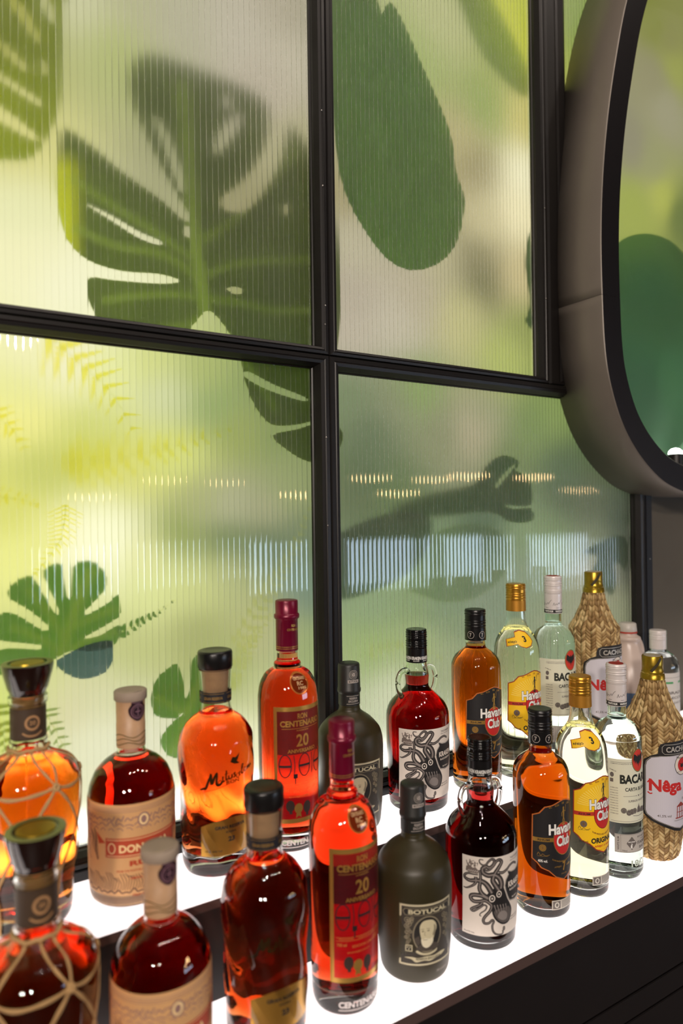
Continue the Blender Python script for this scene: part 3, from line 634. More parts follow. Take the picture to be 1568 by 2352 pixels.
# ================================================================== BOTTLES
FY, BY = .733, .879
def paper(n, c, **k): return mat(n, c, k.pop('rough', .6), **k)
WHITEP = paper('cream paper', (226, 216, 205), noise=.05)
INK = paper('black ink', (24, 21, 21)); INK2 = paper('grey ink', (104, 96, 92)); INK3 = paper('light grey ink', (176, 166, 158))
REDI = paper('red ink', (196, 32, 30)); GOLDF = mat('gold foil', (214, 168, 84), .32, .75, .5, noise=.2, nscale=30)
YEL = paper('yellow paper', (250, 200, 24), rough=.5); WHI = paper('white ink', (240, 238, 232)); ORI = paper('copper edge', (214, 120, 58), rough=.4, metal=.3)
DARKL = paper('black paper', (28, 26, 27), rough=.5, noise=.1)
def capmat(n, c, r=.35, me=.2, **k): return mat(n, c, r, me, .5, **k)
BLKCAP = capmat('black cap', (24, 23, 24), .28)
made = {}

def havana(kind):
    dark = kind == 7
    if dark:
        prof = [(.003,.0400),(.014,.0412),(.09,.0420),(.17,.0422),(.200,.0420),(.212,.0404),(.222,.0352),(.229,.0268),(.234,.0200),(.2375,.0172),(.243,.0166),(.270,.0160),(.296,.0155)]
        root, R = bottle('rum_bottle', prof, 'x', None, GLASS, liquid('amber rum seven', (.90, .62, .06), 92), .2440, base=.010, wall=.0026)
        cm = BLKCAP; z0, z1, z2 = .2492, .269, .3015; rr = .0182; G = lambda n: .0
        dz = 0; lab = DARKL; edge = ORI
    else:
        prof = [(.003,.0380),(.014,.0397),(.09,.0408),(.17,.0409),(.205,.0404),(.224,.0392),(.238,.0360),(.2475,.0312),(.256,.0243),(.265,.0198),(.272,.0178),(.282,.0168),(.30,.0158),(.334,.0155)]
        root, R = bottle('rum_bottle', prof, 'x', None, GLASS, liquid('pale rum', (.985, .955, .60), 11), .262, base=.010, wall=.0026)
        cm = capmat('gold cap', (206, 150, 52), .3, .8); z0, z1, z2 = .2905, .309, .3388; rr = .0176; dz = 14; lab = YEL; edge = paper('maroon edge', (150, 44, 30))
    lathe('capsule', [(z0, rr-.0016), (z0, rr), (z1, rr-.0003), (z1, rr-.0016)], cm if dark else mat('gold sleeve', (188, 132, 44), .45, .6), root, 48)
    ridged('screw_cap', z1, z2, rr-.0004, [(z1+.004, .0014), (z1+.009, .0014), (z1+.013, .001), (z2-.008, .0016), (z2-.004, .0014)], cm, root, .0007)
    left = [(0,176),(-7,174.7),(-20,169.5),(-31,167),(-39,158),(-49,154),(-50.5,88),(-43,83),(-37,76),(-25.5,71.5),(-15,62),(0,56)]
    left = [(u, v+dz) for u, v in left]
    out = Sheet().poly(refl(left)); o1 = out.build('label', edge, root, R, .25, step=3, vstep=40)
    inn_ = [(u*.965 if u else 0, 116+dz+(v-116-dz)*.972) for u, v in left]
    Sheet().poly(refl(inn_)).build('label_face', lab, o1, R, .33, vstep=40)
    t = Sheet()
    # band across, left and right of the red disc
    b_ = Sheet().rect(-48, -16, 115, 121).rect(16, 48, 115, 121) if dark else Sheet().rect(-48, -14, 116+dz, 122+dz).rect(14, 48, 116+dz, 122+dz)
    b_.build('band', GOLDF if dark else paper('red band', (186, 50, 30)), o1, R, .40)
    t.text('RHUM', -41, 116.6+(0 if dark else dz+.6), 17, 2.8, .02).build('band_lettering', INK, o1, R, .46)
    if not dark:
        ry = Sheet()
        for k in range(28):
            a = PI*(.06+.88*k/27)
            ry.stroke([(12*math.cos(a), 128+dz+12*math.sin(a)), (44*math.cos(a), 128+dz+(36)*math.sin(a))], lambda t: .5+.9*t)
        ry.V = [(u, min(v, 176+dz-abs(u)*.28)) for u, v in ry.V]
        ry.build('sun_rays', paper('pale yellow ray', (255, 222, 96)), o1, R, .38)
    Sheet().disc(0, 118+dz, 18.4, 24.5).build('disc_border', GOLDF if dark else paper('dark red', (120, 24, 20)), o1, R, .42)
    Sheet().disc(0, 118+dz, 17.4, 23.4).build('red_disc', REDI, o1, R, .48)
    s = Sheet().text('Havana', -25, 125+dz, 50, 16, .035); s.text('Club', -13, 107+dz, 27, 16, .035)
    Sheet().text('Havana', -25.4, 124.4+dz, 50.8, 17.2, .06).text('Club', -13.5, 106.4+dz, 28, 17.2, .06).build('lettering_shadow', INK, o1, R, .54, step=2)
    s.build('lettering', WHI, o1, R, .60, step=2)
    g = Sheet()   # figure standing on the disc
    g.disc(0, 163+dz, 1.7, 2.0).stroke([(0,161+dz),(0.3,154+dz),(0,149+dz)], lambda t: 3.4-1.2*t).stroke([(0,150+dz),(-1.4,145+dz),(-1.2,139.5+dz)], 1.5).stroke([(0,150+dz),(1.6,145+dz),(1.2,139.5+dz)], 1.5)
    g.stroke([(0,160+dz),(4.4,157+dz),(5,162+dz),(5,167+dz)], 1.0).stroke([(0,160+dz),(-3.6,156+dz),(-3.2,151+dz)], 1.0).disc(0, 139+dz, 3.4, 1.2)
    g.build('emblem_figure', GOLDF if dark else INK, o1, R, .56)
    for w_, u in (('EL', -24), ('RON', -15), ('DE', -3), ('CUBA', 6)):
        Sheet().text(w_, u, 164+dz+(5-abs(u+3)*.22), 3.2*len(w_)*.7, 3, .02, rot=-.012*(u+4)*1.0).build('arc_lettering', GOLDF if dark else paper('brown ink', (150, 70, 30)), o1, R, .5)
    Sheet().disc(-34, 106+(0 if dark else dz-3), 5.2).build('medal', GOLDF if dark else INK2, o1, R, .42)
    Sheet().ring(-34, 106+(0 if dark else dz-3), 3.6, .5).disc(-34, 106+(0 if dark else dz-3), 1.7, 2.2).build('medal_relief', paper('medal shade', (120, 86, 40)), o1, R, .46)
    Sheet().stroke([(-42,95+dz),(-40,99+dz),(-37,94.5+dz),(-34,97+dz),(-30,94.5+dz),(-24,96+dz)], .6, smooth=6).stroke([(-42,93.5+dz),(-26,94+dz)], .4).build('signature', GOLDF if dark else INK, o1, R, .42)
    Sheet().text('40% vol.' if dark else '37,5% vol.', -41, 84.5+(0 if dark else 3), 14, 4.0, .02).build('strength_lettering', WHI if dark else INK, o1, R, .42)
    if dark:
        Sheet().text('RUM MADE AND AGED IN CUBA', -20, 88, 40, 2.4, .02, arc=-5).build('small_lettering', GOLDF, o1, R, .42)
        Sheet().text('A\u00d1EJO', -17, 75.5, 12, 3.4, .02).text('7', -2.6, 70, 6.5, 14, .05).text('A\u00d1OS', 6, 75.5, 10, 3.4, .02).text('D.O.P. CUBA', -5, 65, 11, 1.8, .02).build('age_lettering', GOLDF, o1, R, .46)
        for a in (-135, -69, -3, 63, 129):   # sleeve with the ringed sevens
            r_ = lambda z: rr
            Sheet().ring(0, 259, 6.0, .8).text('7', -2.0, 255.8, 3.8, 6.4, .03).build('numeral_ring', INK3, root, r_, .15, th0=math.radians(a))
    else:
        Sheet().text('RUM MADE AND AGED IN CUBA', -21, 105-1, 42, 2.6, .03, arc=-6).build('small_lettering', paper('brown ink 2', (120, 50, 24)), o1, R, .42)
        Sheet().text('ORIGINAL', -23, 86.5, 46, 8.5, .045).build('name_lettering', INK, o1, R, .46)
        Sheet().text('A\u00d1EJO 3 A\u00d1OS', -18, 79.5, 36, 4.4, .03).text('*', -1, 73, 3, 3.4, .06).stroke([(-14,76),(-3,76)], .4).stroke([(3,76),(14,76)], .4).build('age_lettering', REDI, o1, R, .46)
        tg = [(-48,231),(-46.5,243),(-28,248),(-24,256),(-14,259.5),(-4,256),(0.5,247),(2.5,240),(-3,232),(-13,229),(-22,231.5),(-28,236),(-40,232.5)]
        tl = Sheet().poly(tg).build('neck_tag', edge, root, R, .35, vstep=3, step=2)
        cx_, cy_ = -20, 242
        Sheet().poly([(cx_+(u-cx_)*.94, cy_+(v-cy_)*.90) for u, v in tg]).build('neck_tag_face', YEL, tl, R, .5, vstep=3, step=2)
        Sheet().text('A\u00d1EJO', -44, 236, 17, 4.4, .03, rot=.13).text('3', -15.5, 239.5, 5.5, 10, .04).build('tag_lettering', INK, tl, R, .65, vstep=3, step=2)
    zl = 20.5 if dark else 28
    bl = Sheet().rect(-21, 22, zl-7, zl+7).build('tax_label', paper('grey paper', (196, 190, 178)), root, R, .25)
    q = Sheet().rect(-19.5, -7, zl-5.6, zl+5.6)
    for k in range(6): q.rect(-5, 20-(k % 2)*4, zl-5+k*1.9, zl-4.1+k*1.9)
    q.build('tax_print', INK2, bl, R, .32)
    Sheet().disc(-13, zl, 3.8, 4.4).build('tax_crest', paper('grey paper 2', (200, 196, 184)), bl, R, .38)
    Sheet().disc(-13, zl, 2.0, 2.6).build('tax_crest_mark', INK2, bl, R, .43)
    return root

def kraken():
    prof = [(.003,.0465),(.010,.0474),(.063,.0501),(.12,.0510),(.140,.0508),(.150,.0494),(.1617,.0441),(.1729,.0336),(.1814,.0245),(.187,.0198),(.193,.0186),(.200,.0192),(.2095,.0196),(.216,.0184),(.2278,.0163),(.272,.0150)]
    root, R = bottle('handled_rum_bottle', prof, 'x', None, GLASS, liquid('black red rum', (.80, .06, .02), 125), .2075, base=.008, wall=.0026)
    lathe('capsule', [(.2278, .0157), (.2278, .0171), (.2500, .0169), (.2500, .0157)], BLKCAP, root, 48)
    ridged('screw_cap', .2502, .2805, .0169, [(.2535,.0012),(.2575,.0012),(.261,.0012),(.268,.0014),(.2715,.0012),(.275,.0012)], capmat('glossy black cap', (20, 19, 20), .15), root, .0008)
    for a in (-150, -95, -40, 15, 70, 125):
        Sheet().text('KRAKEN', -7.5, 233, 15, 5.2, .03).text('BLACK SPICED', -5, 230.4, 10, 1.6, .02).build('capsule_lettering', WHI, root, lambda z: .0171, .15, th0=math.radians(a))
    for s_ in (-1, 1):
        bm = bmesh.new()
        pts = cat([(s_*.017, 0, .2125), (s_*.024, 0, .2165), (s_*.0335, 0, .2125), (s_*.0385, 0, .2005), (s_*.0375, 0, .188), (s_*.0335, 0, .178), (s_*.030, 0, .1735)], 6)
        tube_bm(bm, pts, lambda t: .0045-.0006*math.sin(t*PI), 12)
        from_bm('glass_handle', bm, GLASS, root, smooth=True)
    lb = Sheet().rect(-65, 67, 21.8, 131.8).build('label', WHITEP, root, R, .25, vstep=20)
    K = [ # centre lines and half thickness in millimetres
     ([(-24.1,82.7),(-30.3,93.2),(-37,98.6),(-45.4,99.3),(-54.1,97.8),(-60.8,99.7),(-61.7,103.4),(-57,107.1),(-49.3,107.2),(-42.5,107.2)], 8.5, 1.5),
     ([(-29.4,76),(-37.2,81.4),(-41,89),(-39.8,98.3),(-39.6,107.5),(-41.2,114.2)], 7.5, 3),
     ([(-13.7,84.9),(-19.8,94.3),(-22.7,99.7),(-22,104.3),(-19.6,109.7),(-12.6,119.1),(-9.8,124.3),(-13.1,127.4),(-17.5,126.1),(-21.8,120.2),(-27.7,114.8),(-32.3,114.2),(-33.3,118.2),(-29.9,120)], 8.5, 1.6),
     ([(-11.1,87.3),(-10.3,94.6),(-13.5,102.6),(-20.8,107.6),(-29,107.4),(-35.7,110.7),(-36.7,116.3),(-32.2,119.4),(-27.7,117.7),(-22.4,121.4),(-20.5,127),(-24,129.5),(-28.7,126.3),(-32.1,122.2),(-36.7,121.5),(-40.5,124.5),(-40.5,128.6),(-35.4,128.4)], 9, 1),
     ([(-29.4,74.9),(-37.2,78.6),(-45.7,79.2),(-52,77.3),(-52.7,73.1),(-48.6,70),(-40.7,70.8),(-34,72.5),(-28.3,69.7),(-24.4,65),(-26.8,57.7),(-32.6,50.9),(-35.5,45),(-33.3,40.6),(-27.6,41.2),(-23.5,45),(-21.2,42.5),(-23,37),(-21.9,30),(-17.8,25),(-10.8,23.1),(-6.7,24.4),(-7.3,28.6)], 6.5, 2.2),
     ([(-36.8,70),(-40.8,65.6),(-48.8,60.8),(-52.3,57.7),(-48.8,56.2),(-42,60.9),(-35.2,66.2),(-31.3,64.6),(-33,59.4),(-38.7,55),(-40.4,51.4),(-38.2,50.5)], 4.6, 1),
     ([(-14.6,110.2),(-8,109),(-.6,111.7),(5.4,115.7),(13.6,116.8),(21.8,112.8)], 4.6, 3),
     ([(-45.9,104.4),(-46,96.3),(-51.3,90.7),(-59.1,86.3),(-63.6,86.6)], 5.2, 1.2)]
    mantle = cat([(-24,66),(-24.2,58.6),(-21.5,49.3),(-15.4,41.6),(-6.5,36.5),(2.8,37.5),(7.5,44.4),(8.7,54.3),(5.2,62.8),(0,71.6),(-4,81.9),(-8,90.6),(-13.6,93.4),(-19.9,90),(-26.9,84.8),(-31.4,79.9),(-31.5,72),(-26,68.2)], 4, True)
    a = Sheet().poly(mantle); b = Sheet(); c = Sheet(); d = Sheet()
    for pts, w0, w1 in K:
        a.stroke(pts, lambda t: w0+(w1-w0)*t, smooth=6)
        b.stroke(pts, lambda t: (w0+(w1-w0)*t)*.66, smooth=6); c.stroke(pts, lambda t: (w0+(w1-w0)*t)*.24, smooth=6)
        P = cat(pts, 6)
        for i in range(len(P)//2, len(P)-1, 2):
            t = i/len(P); d.disc(P[i][0]+w1*.2, P[i][1]-w1*.2, max(.35, (w0+(w1-w0)*t)*.12), n=8)
    a.build('tentacles_outline', INK, lb, R, .33, step=4); b.build('tentacles_shade', paper('ink wash', (62, 56, 54)), lb, R, .38, step=4)
    c.build('tentacles_highlight', paper('ink light', (140, 130, 125)), lb, R, .43, step=4); d.build('suckers', INK, lb, R, .47, step=4)
    e = Sheet().poly(cat([(-21,57),(-19,50),(-14,43.5),(-6.5,39),(2,40),(5.6,46),(6.3,54),(2,60),(-6,60),(-14,60)], 4, True)); e.build('mantle_shade', paper('mantle wash', (84, 77, 74)), lb, R, .50, step=4)
    f = Sheet().poly(cat([(-16,50),(-12,45),(-6,42.5),(-1,44),(0,50),(-4,55),(-11,56)], 4, True))
    for k in range(5): f.stroke([(-21+k*4.4, 66-k*.2), (-19+k*4.2, 60), (-16.5+k*3.6, 54)], lambda t: 1.6-1.2*t)
    f.build('mantle_highlight', paper('mantle light', (134, 126, 122)), lb, R, .54, step=4)
    g = Sheet().ring(-23.9, 75.3, 3.6, 1.3, 4.3).ring(-13.9, 80.4, 3.4, 1.2, 4.1).disc(-23.9, 75.3, 1.1, 1.4).disc(-13.9, 80.4, 1.1, 1.4); g.build('eyes', WHITEP, lb, R, .56)
    h = Sheet().poly([(-60,111),(-59,117),(-54,119),(-50,116),(-46,117),(-42,113),(-43,108.5),(-50,109),(-56,109)])
    for (x0, y0, x1, y1, w) in ((-57,118,-59,125,1.2),(-52,118,-54,127,1.6),(-47,117,-47,125,1.4),(-58,121,-44,123,.8),(-55,124,-48,126,.8)): h.stroke([(x0,y0),(x1,y1)], w)
    for k in range(9): h.poly([(-57+k*1.6, 117+(k*7 % 5)), (-54.5+k*1.5, 119+(k*5 % 6)), (-56.5+k*1.6, 121+(k*3 % 5))])
    h.build('ship', paper('brown grey ink', (112, 100, 94)), lb, R, .36)
    hull = Sheet()
    for k in range(10): hull.rect(-57+k*1.5, -56.4+k*1.5, 110.4+(k % 2), 112+(k % 2))
    hull.build('ship_details', WHITEP, lb, R, .40)
    bp = [(0,110),(2,104),(-3,98),(-5,90),(-3,82),(0,74),(4,67),(16,64.5),(30,66),(33,74),(35,82),(37,90),(35,98),(31,104),(34,110),(26,107),(17,106),(8,107)]
    bk = Sheet().poly(bp).build('name_plate', INK, lb, R, .6)
    Sheet().stroke([(x*.97+.5, 88+(y-88)*.96) for x, y in bp], .5, closed=True).text('KRAKEN', 1.5, 86, 31, 8, .04).text('BLACK SPICED RUM', 4, 80.5, 26, 3, .03).text('70cl 40% vol', 9, 69, 14, 2.4, .02).build('plate_lettering', WHITEP, bk, R, .68)
    s = Sheet().text('PLATE No', -62, 24.3, 15, 1.8, .02).text('THE KRAKEN', 6, 124, 22, 3, .02).text('Black Spiced Rum', 6, 120.5, 22, 2.2, .01).text('IMPORTED', 8, 42, 16, 2, .01).text('RUM WITH SPICE', 6, 38.5, 20, 2, .01)
    s.disc(-5.2, 30.5, 2.2, 3.6); s.build('small_lettering', INK2, lb, R, .36)
    w_ = Sheet().text('THE', -12, 158.5, 8, 4, .02).text('KRAKEN', -22, 150.5, 44, 7, .03)
    w_.build('embossed_lettering', GLASS, root, R, .1, vstep=3, step=3, thick=.5)
    return root

def botucal():
    prof = [(.003,.0445),(.012,.0462),(.048,.0491),(.1005,.0507),(.122,.0505),(.135,.0488),(.1452,.0449),(.1583,.0334),(.1662,.0225),(.171,.0172),(.176,.0160),(.1806,.0158),(.236,.0150)]
    gm, nt, out = nodemat('frosted olive glass')
    p = nt.nodes.new('ShaderNodeBsdfPrincipled'); nt.links.new(p.outputs[0], out.inputs[0])
    p.inputs['Base Color'].default_value = (*lin((84, 76, 46)), 1); p.inputs['Roughness'].default_value = .42; p.inputs['Transmission Weight'].default_value = .66; p.inputs['IOR'].default_value = 1.45
    root, R = bottle('frosted_rum_bottle', prof, 'x', None, gm, liquid('dark brown rum', (.55, .25, .08), 70), .172, base=.009, wall=.003)
    cm = capmat('matt black capsule', (38, 38, 36), .42, .1)
    lathe('capsule', [(.1800, .0158), (.1800, .0166), (.1972, .0165), (.1976, .0172), (.2000, .0181), (.2030, .0181), (.2050, .0173), (.2385, .0167), (.2412, .0160), (.2422, .0145), (.2420, 0)], cm, root, 56, ang=50)
    Sheet().ring(0, 227, 6.6, .5).ring(0, 227, 4.6, .5).text('@', -3, 224, 6, 6, .03).build('capsule_seal', INK3, root, lambda z: .0171, .2, th0=math.radians(-8))
    Sheet().rect(-9, 9, 214.5, 219).build('capsule_plate', INK3, root, lambda z: .0171, .2, th0=math.radians(-8))
    Sheet().text('BOTUCAL', -7.5, 215.6, 15, 2.6, .03).build('capsule_name', INK, root, lambda z: .0171, .35, th0=math.radians(-8))
    Sheet().rect(-11, 11, 194.6, 195.2).text('RESERVA', -6.5, 189.8, 13, 3.2, .02).text('EXCLUSIVA', -8, 185.4, 16, 3.2, .02).rect(-11, 11, 182.8, 183.4).build('capsule_lettering', INK3, root, lambda z: .0166, .15, th0=math.radians(-8))
    R2 = R
    lb = Sheet().rect(-52, 24, 26, 106).build('label', paper('cream border paper', (206, 196, 164)), root, R2, .3, th0=0)
    Sheet().rect(-49.4, 21.4, 28.6, 103.4).build('label_face', paper('dark brown paper', (58, 52, 44), noise=.15), lb, R2, .4)
    q = Sheet()
    for k in range(37): q.disc(-51+k*2.04, 105.9, .55, n=6).disc(-51+k*2.04, 26.1, .55, n=6)
    for k in range(38): q.disc(-51.9, 27+k*2.1, .55, n=6)
    q.build('perforation', paper('dark edge', (90, 84, 66)), lb, R2, .5)
    CR = paper('cream print', (204, 194, 160)); MID = paper('mid print', (142, 132, 108)); DK = paper('dark print', (30, 27, 24))
    Sheet().poly([(-48,97),(-45,101),(-14,101),(17,101),(20,97),(17,92),(-14,92),(-45,92)]).build('banner_edge', MID, lb, R2, .48)
    Sheet().poly([(-47,97),(-44.5,100.3),(-14,100.3),(16.5,100.3),(19,97),(16.5,92.7),(-14,92.7),(-44.5,92.7)]).build('banner_face', DK, lb, R2, .54)
    Sheet().text('BOTUCAL', -40.5, 93.6, 54, 5.8, .035).build('banner_lettering', CR, lb, R2, .6)
    Sheet().disc(-15.5, 67, 19.5, 23.5, n=40).build('oval_border', MID, lb, R2, .46)
    Sheet().disc(-15.5, 67, 18, 22, n=40).build('oval_face', DK, lb, R2, .52)
    # portrait of a bald bearded man
    Sheet().poly(cat([(-30,49),(-22,56),(-8,56),(1,50),(-4,46.5),(-15,45.2),(-26,46.5)], 4, True)).poly([(-33,62),(-29,52),(-24,57),(-27,66)]).build('portrait_coat', paper('coat print', (74, 66, 58)), lb, R2, .56)
    Sheet().poly(cat([(-26,73),(-25.5,79),(-22,84),(-16,85.5),(-9,84.5),(-4.5,80),(-3,74),(-5,68),(-8,60),(-13,56),(-19,56),(-23,60),(-25,66)], 4, True)).build('portrait_face', CR, lb, R2, .6)
    Sheet().poly(cat([(-24,62),(-22,60.8),(-18,62.3),(-13,60.8),(-9,62),(-8,57),(-12,51.5),(-17,49.5),(-21,51.5),(-23.5,56)], 4, True)).build('portrait_beard', paper('beard print', (226, 218, 190)), lb, R2, .64)
    Sheet().disc(-22, 71.5, 1.7, 1.0).disc(-14.6, 71.8, 1.8, 1.0).stroke([(-24.5,74),(-20.5,74.4)], .8).stroke([(-17,74.6),(-12.5,74.2)], .8).stroke([(-19,71),(-20,67),(-18.2,65.6)], .7).stroke([(-21.5,60.2),(-15.5,60.2)], .7).poly(cat([(-7,79),(-4,74),(-6.5,64),(-9,66),(-7,72)], 3, True)).build('portrait_features', MID, lb, R2, .68)
    o = Sheet()
    for (x, y, r) in ((-42,86,3.4),(-37.5,85,3),(-40,81,3.4),(-43,78,2.6),(-36,88,2.2),(-41,74,2.4),(-38,71,2),(-43,70,1.8),(-41,66,2.2),(-44,63,1.6),(-40,60,2.6),(-41.5,56,1.8),(9,86,3),(14,83,3),(11,79,2.6),(15,76,2),(10,72,2),(14,68,2),(10,62,2),(14,58,1.8)): o.ring(x, y, r, .9, n=12).disc(x, y, r*.4, n=8)
    o.build('scrollwork', MID, lb, R2, .46)
    Sheet().rect(-44, -35, 45, 53.5).build('crest_edge', CR, lb, R2, .48)
    Sheet().rect(-42.8, -36.2, 46.2, 52.3).build('crest', DK, lb, R2, .54)
    Sheet().disc(-41, 50.5, .9, n=8).disc(-38, 50.5, .9, n=8).disc(-39.5, 48, .9, n=8).build('crest_dots', CR, lb, R2, .6)
    Sheet().poly(cat([(-30,44),(-22,40.5),(-12,40),(-3,43),(-2,46.5),(-5,45),(-13,42.8),(-22,43.4),(-29,47)], 3, True)).build('scroll', CR, lb, R2, .6)
    Sheet().poly(cat([(-45,36.5),(-36,35),(-30,31),(-20,33),(-12,31.5),(-4,33.5),(6,35),(12,38.5),(5,40),(-6,38),(-16,38.4),(-28,37),(-36,38)], 3, True)).build('ribbon', CR, lb, R2, .6)
    Sheet().text('RESERVA EXCLUSIVA', -30, 33.8, 34, 3, .02).build('ribbon_lettering', DK, lb, R2, .68)
    Sheet().text('70 cl', -1, 13, 9, 3.4, .01).text('40%vol', 9, 13, 9, 3.4, .01).build('base_lettering', INK3, root, R, .2)
    return root

def centenario():
    prof = [(.003,.0395),(.008,.0408),(.020,.0418),(.06,.0424),(.15,.0434),(.200,.0434),(.2152,.0425),(.230,.0393),(.2423,.0322),(.2484,.0236),(.2496,.0180),(.2505,.0192),(.2560,.0194),(.2585,.0178),(.2600,.0160),(.2632,.0152),(.2742,.0150),(.338,.0146)]
    root, R = bottle('tall_rum_bottle', prof, 'x', None, GLASS, liquid('red amber rum', (.955, .36, .02), 66), .2705, base=.022, wall=.0028)
    cm = capmat('maroon capsule', (112, 10, 44), .3, .25)
    lathe('capsule', [(.2742, .0152), (.2742, .0160), (.3185, .0160), (.3200, .0175), (.3215, .0183), (.3255, .0183), (.3268, .0170), (.3275, .0163), (.3425, .0165), (.3455, .0160), (.3463, .0145), (.3462, 0)], cm, root, 56, ang=50)
    Sheet().rect(-51, 51, 277.6, 278.4).rect(-51, 51, 280.2, 281.0).build('capsule_lines', GOLDF, root, lambda z: .0160, .15)
    for a in (-140, 2): Sheet().text('RON', -3.5, 309, 7, 3.6, .02).text('CENTENARIO', -10, 303.6, 20, 3.2, .02).build('capsule_lettering', GOLDF, root, lambda z: .0160, .15, th0=math.radians(a+8))
    # glass seal on the shoulder
    sl = Sheet().disc(-1, 233.5, 12.6, 13.2, n=36).build('glass_seal', mat('amber relief glass', (120, 44, 18), .12, .3, .8), root, R, .9, vstep=2.5, step=2.5)
    Sheet().ring(-1, 233.5, 12.8, 1.7, 13.4, n=36).build('seal_rim', mat('warm relief rim', (214, 128, 62), .2, .5), sl, R, 1.6, vstep=2.5, step=2.5, thick=1.4)
    Sheet().text('CENTENARIO', -9, 238, 17, 4, .03).text('1985', -4, 226, 12, 3.6, .03).text('RC', -5, 231, 9, 5.5, .03).build('seal_lettering', mat('pale relief', (235, 190, 140), .25, .4), sl, R, 1.3, vstep=2.5, step=2.5)
    LRED = mat('clear red label', (196, 6, 16), .35, 0, .5, noise=.35, nscale=70, stretch=(1, 1, 6)); LDK = mat('dark red label', (74, 4, 12), .4, 0, .5, noise=.3, nscale=70, stretch=(1, 1, 6))
    # translucent film labels let the glow of the rum through
    for m_, al in ((LRED, .68), (LDK, .86)):
        nt = m_.node_tree; pb = nt.nodes['Principled BSDF']; pb.inputs['Alpha'].default_value = al
    lb = Sheet().rect(-41.5, -36.5, 42, 203).rect(36.5, 41.5, 42, 203).rect(-36.5, 36.5, 197, 203).rect(-36.5, 36.5, 42, 48).build('label', GOLDF, root, R, .25, vstep=30)
    Sheet().rect(-36.5, 36.5, 137, 197).build('label_upper_face', LDK, lb, R, .35)
    Sheet().rect(-36.5, 36.5, 48, 137).build('label_lower_face', LRED, lb, R, .35)
    t = Sheet().text('RON', -7.5, 186, 15, 7.6, .03).text('CENTENARIO', -32, 175.5, 64, 8.6, .035).rect(-30, 30, 172.6, 173.3).text('FUNDACION', -9, 169, 18, 2.2, .02).text('20', -9.5, 147.5, 19, 17.5, .02).text('ANIVERSARIO', -22, 139.3, 44, 5.2, .03)
    t.build('lettering', GOLDF, lb, R, .45, step=2.5)
    b = Sheet(); c = Sheet()
    for x in (-25.5, 2.5, 28):
        b.ring(x, 121.5, 8.6, 1.5, 15.5).rect(x-8, x+8, 119.4, 122.6); c.rect(x-7, x+7, 118, 118.6)
        b.stroke([(x+12,107),(x+13.5,121),(x+12,136)], 1.2, smooth=4)
    b.rect(-14, -8, 104, 110).rect(-12, -10.4, 96, 110); b.build('barrels', paper('black red print', (26, 5, 8)), lb, R, .42)
    c.build('barrel_lines', paper('dark red line', (90, 10, 16)), lb, R, .46)
    s = Sheet().rect(-34, 34, 96.4, 97).rect(-34, 34, 92.6, 93.1)
    for k, (x, w) in enumerate(((-30,18),(-6,26),(22,10))): s.text('PRODUCTO DE SOLERA', x, 93.9, w, 1.8, .01)
    s.text('700 ml', -33, 86, 12, 4, .02).text('EDICION LIMITADA', -14, 84, 40, 3, .01).text('ENVEJECIDO', -20, 77, 30, 2.4, .01).text('40% vol', 16, 87, 16, 3, .01)
    s.build('small_lettering', mat('gold print', (214, 140, 70), .4, .4), lb, R, .42)
    w = Sheet().disc(-18.7, 66, 6, 8).disc(6, 62, 6, 8.5).rect(-20, -16, 55, 60).rect(4, 8, 50, 57); w.build('medals_dark', paper('dark medal', (52, 30, 20)), lb, R, .42)
    Sheet().disc(-7, 62, 6, 7).poly([(-10,57),(-4,57),(-3,49),(-7,52),(-11,49)]).build('medal_gold', GOLDF, lb, R, .44)
    Sheet().text('CENTENARIO', -31, 11, 62, 8, .035).rect(-31, 31, 7.4, 8.6).build('embossed_lettering', mat('relief glass', (205, 196, 192), .12, .35, .8), root, R, .3, thick=.3)
    return root

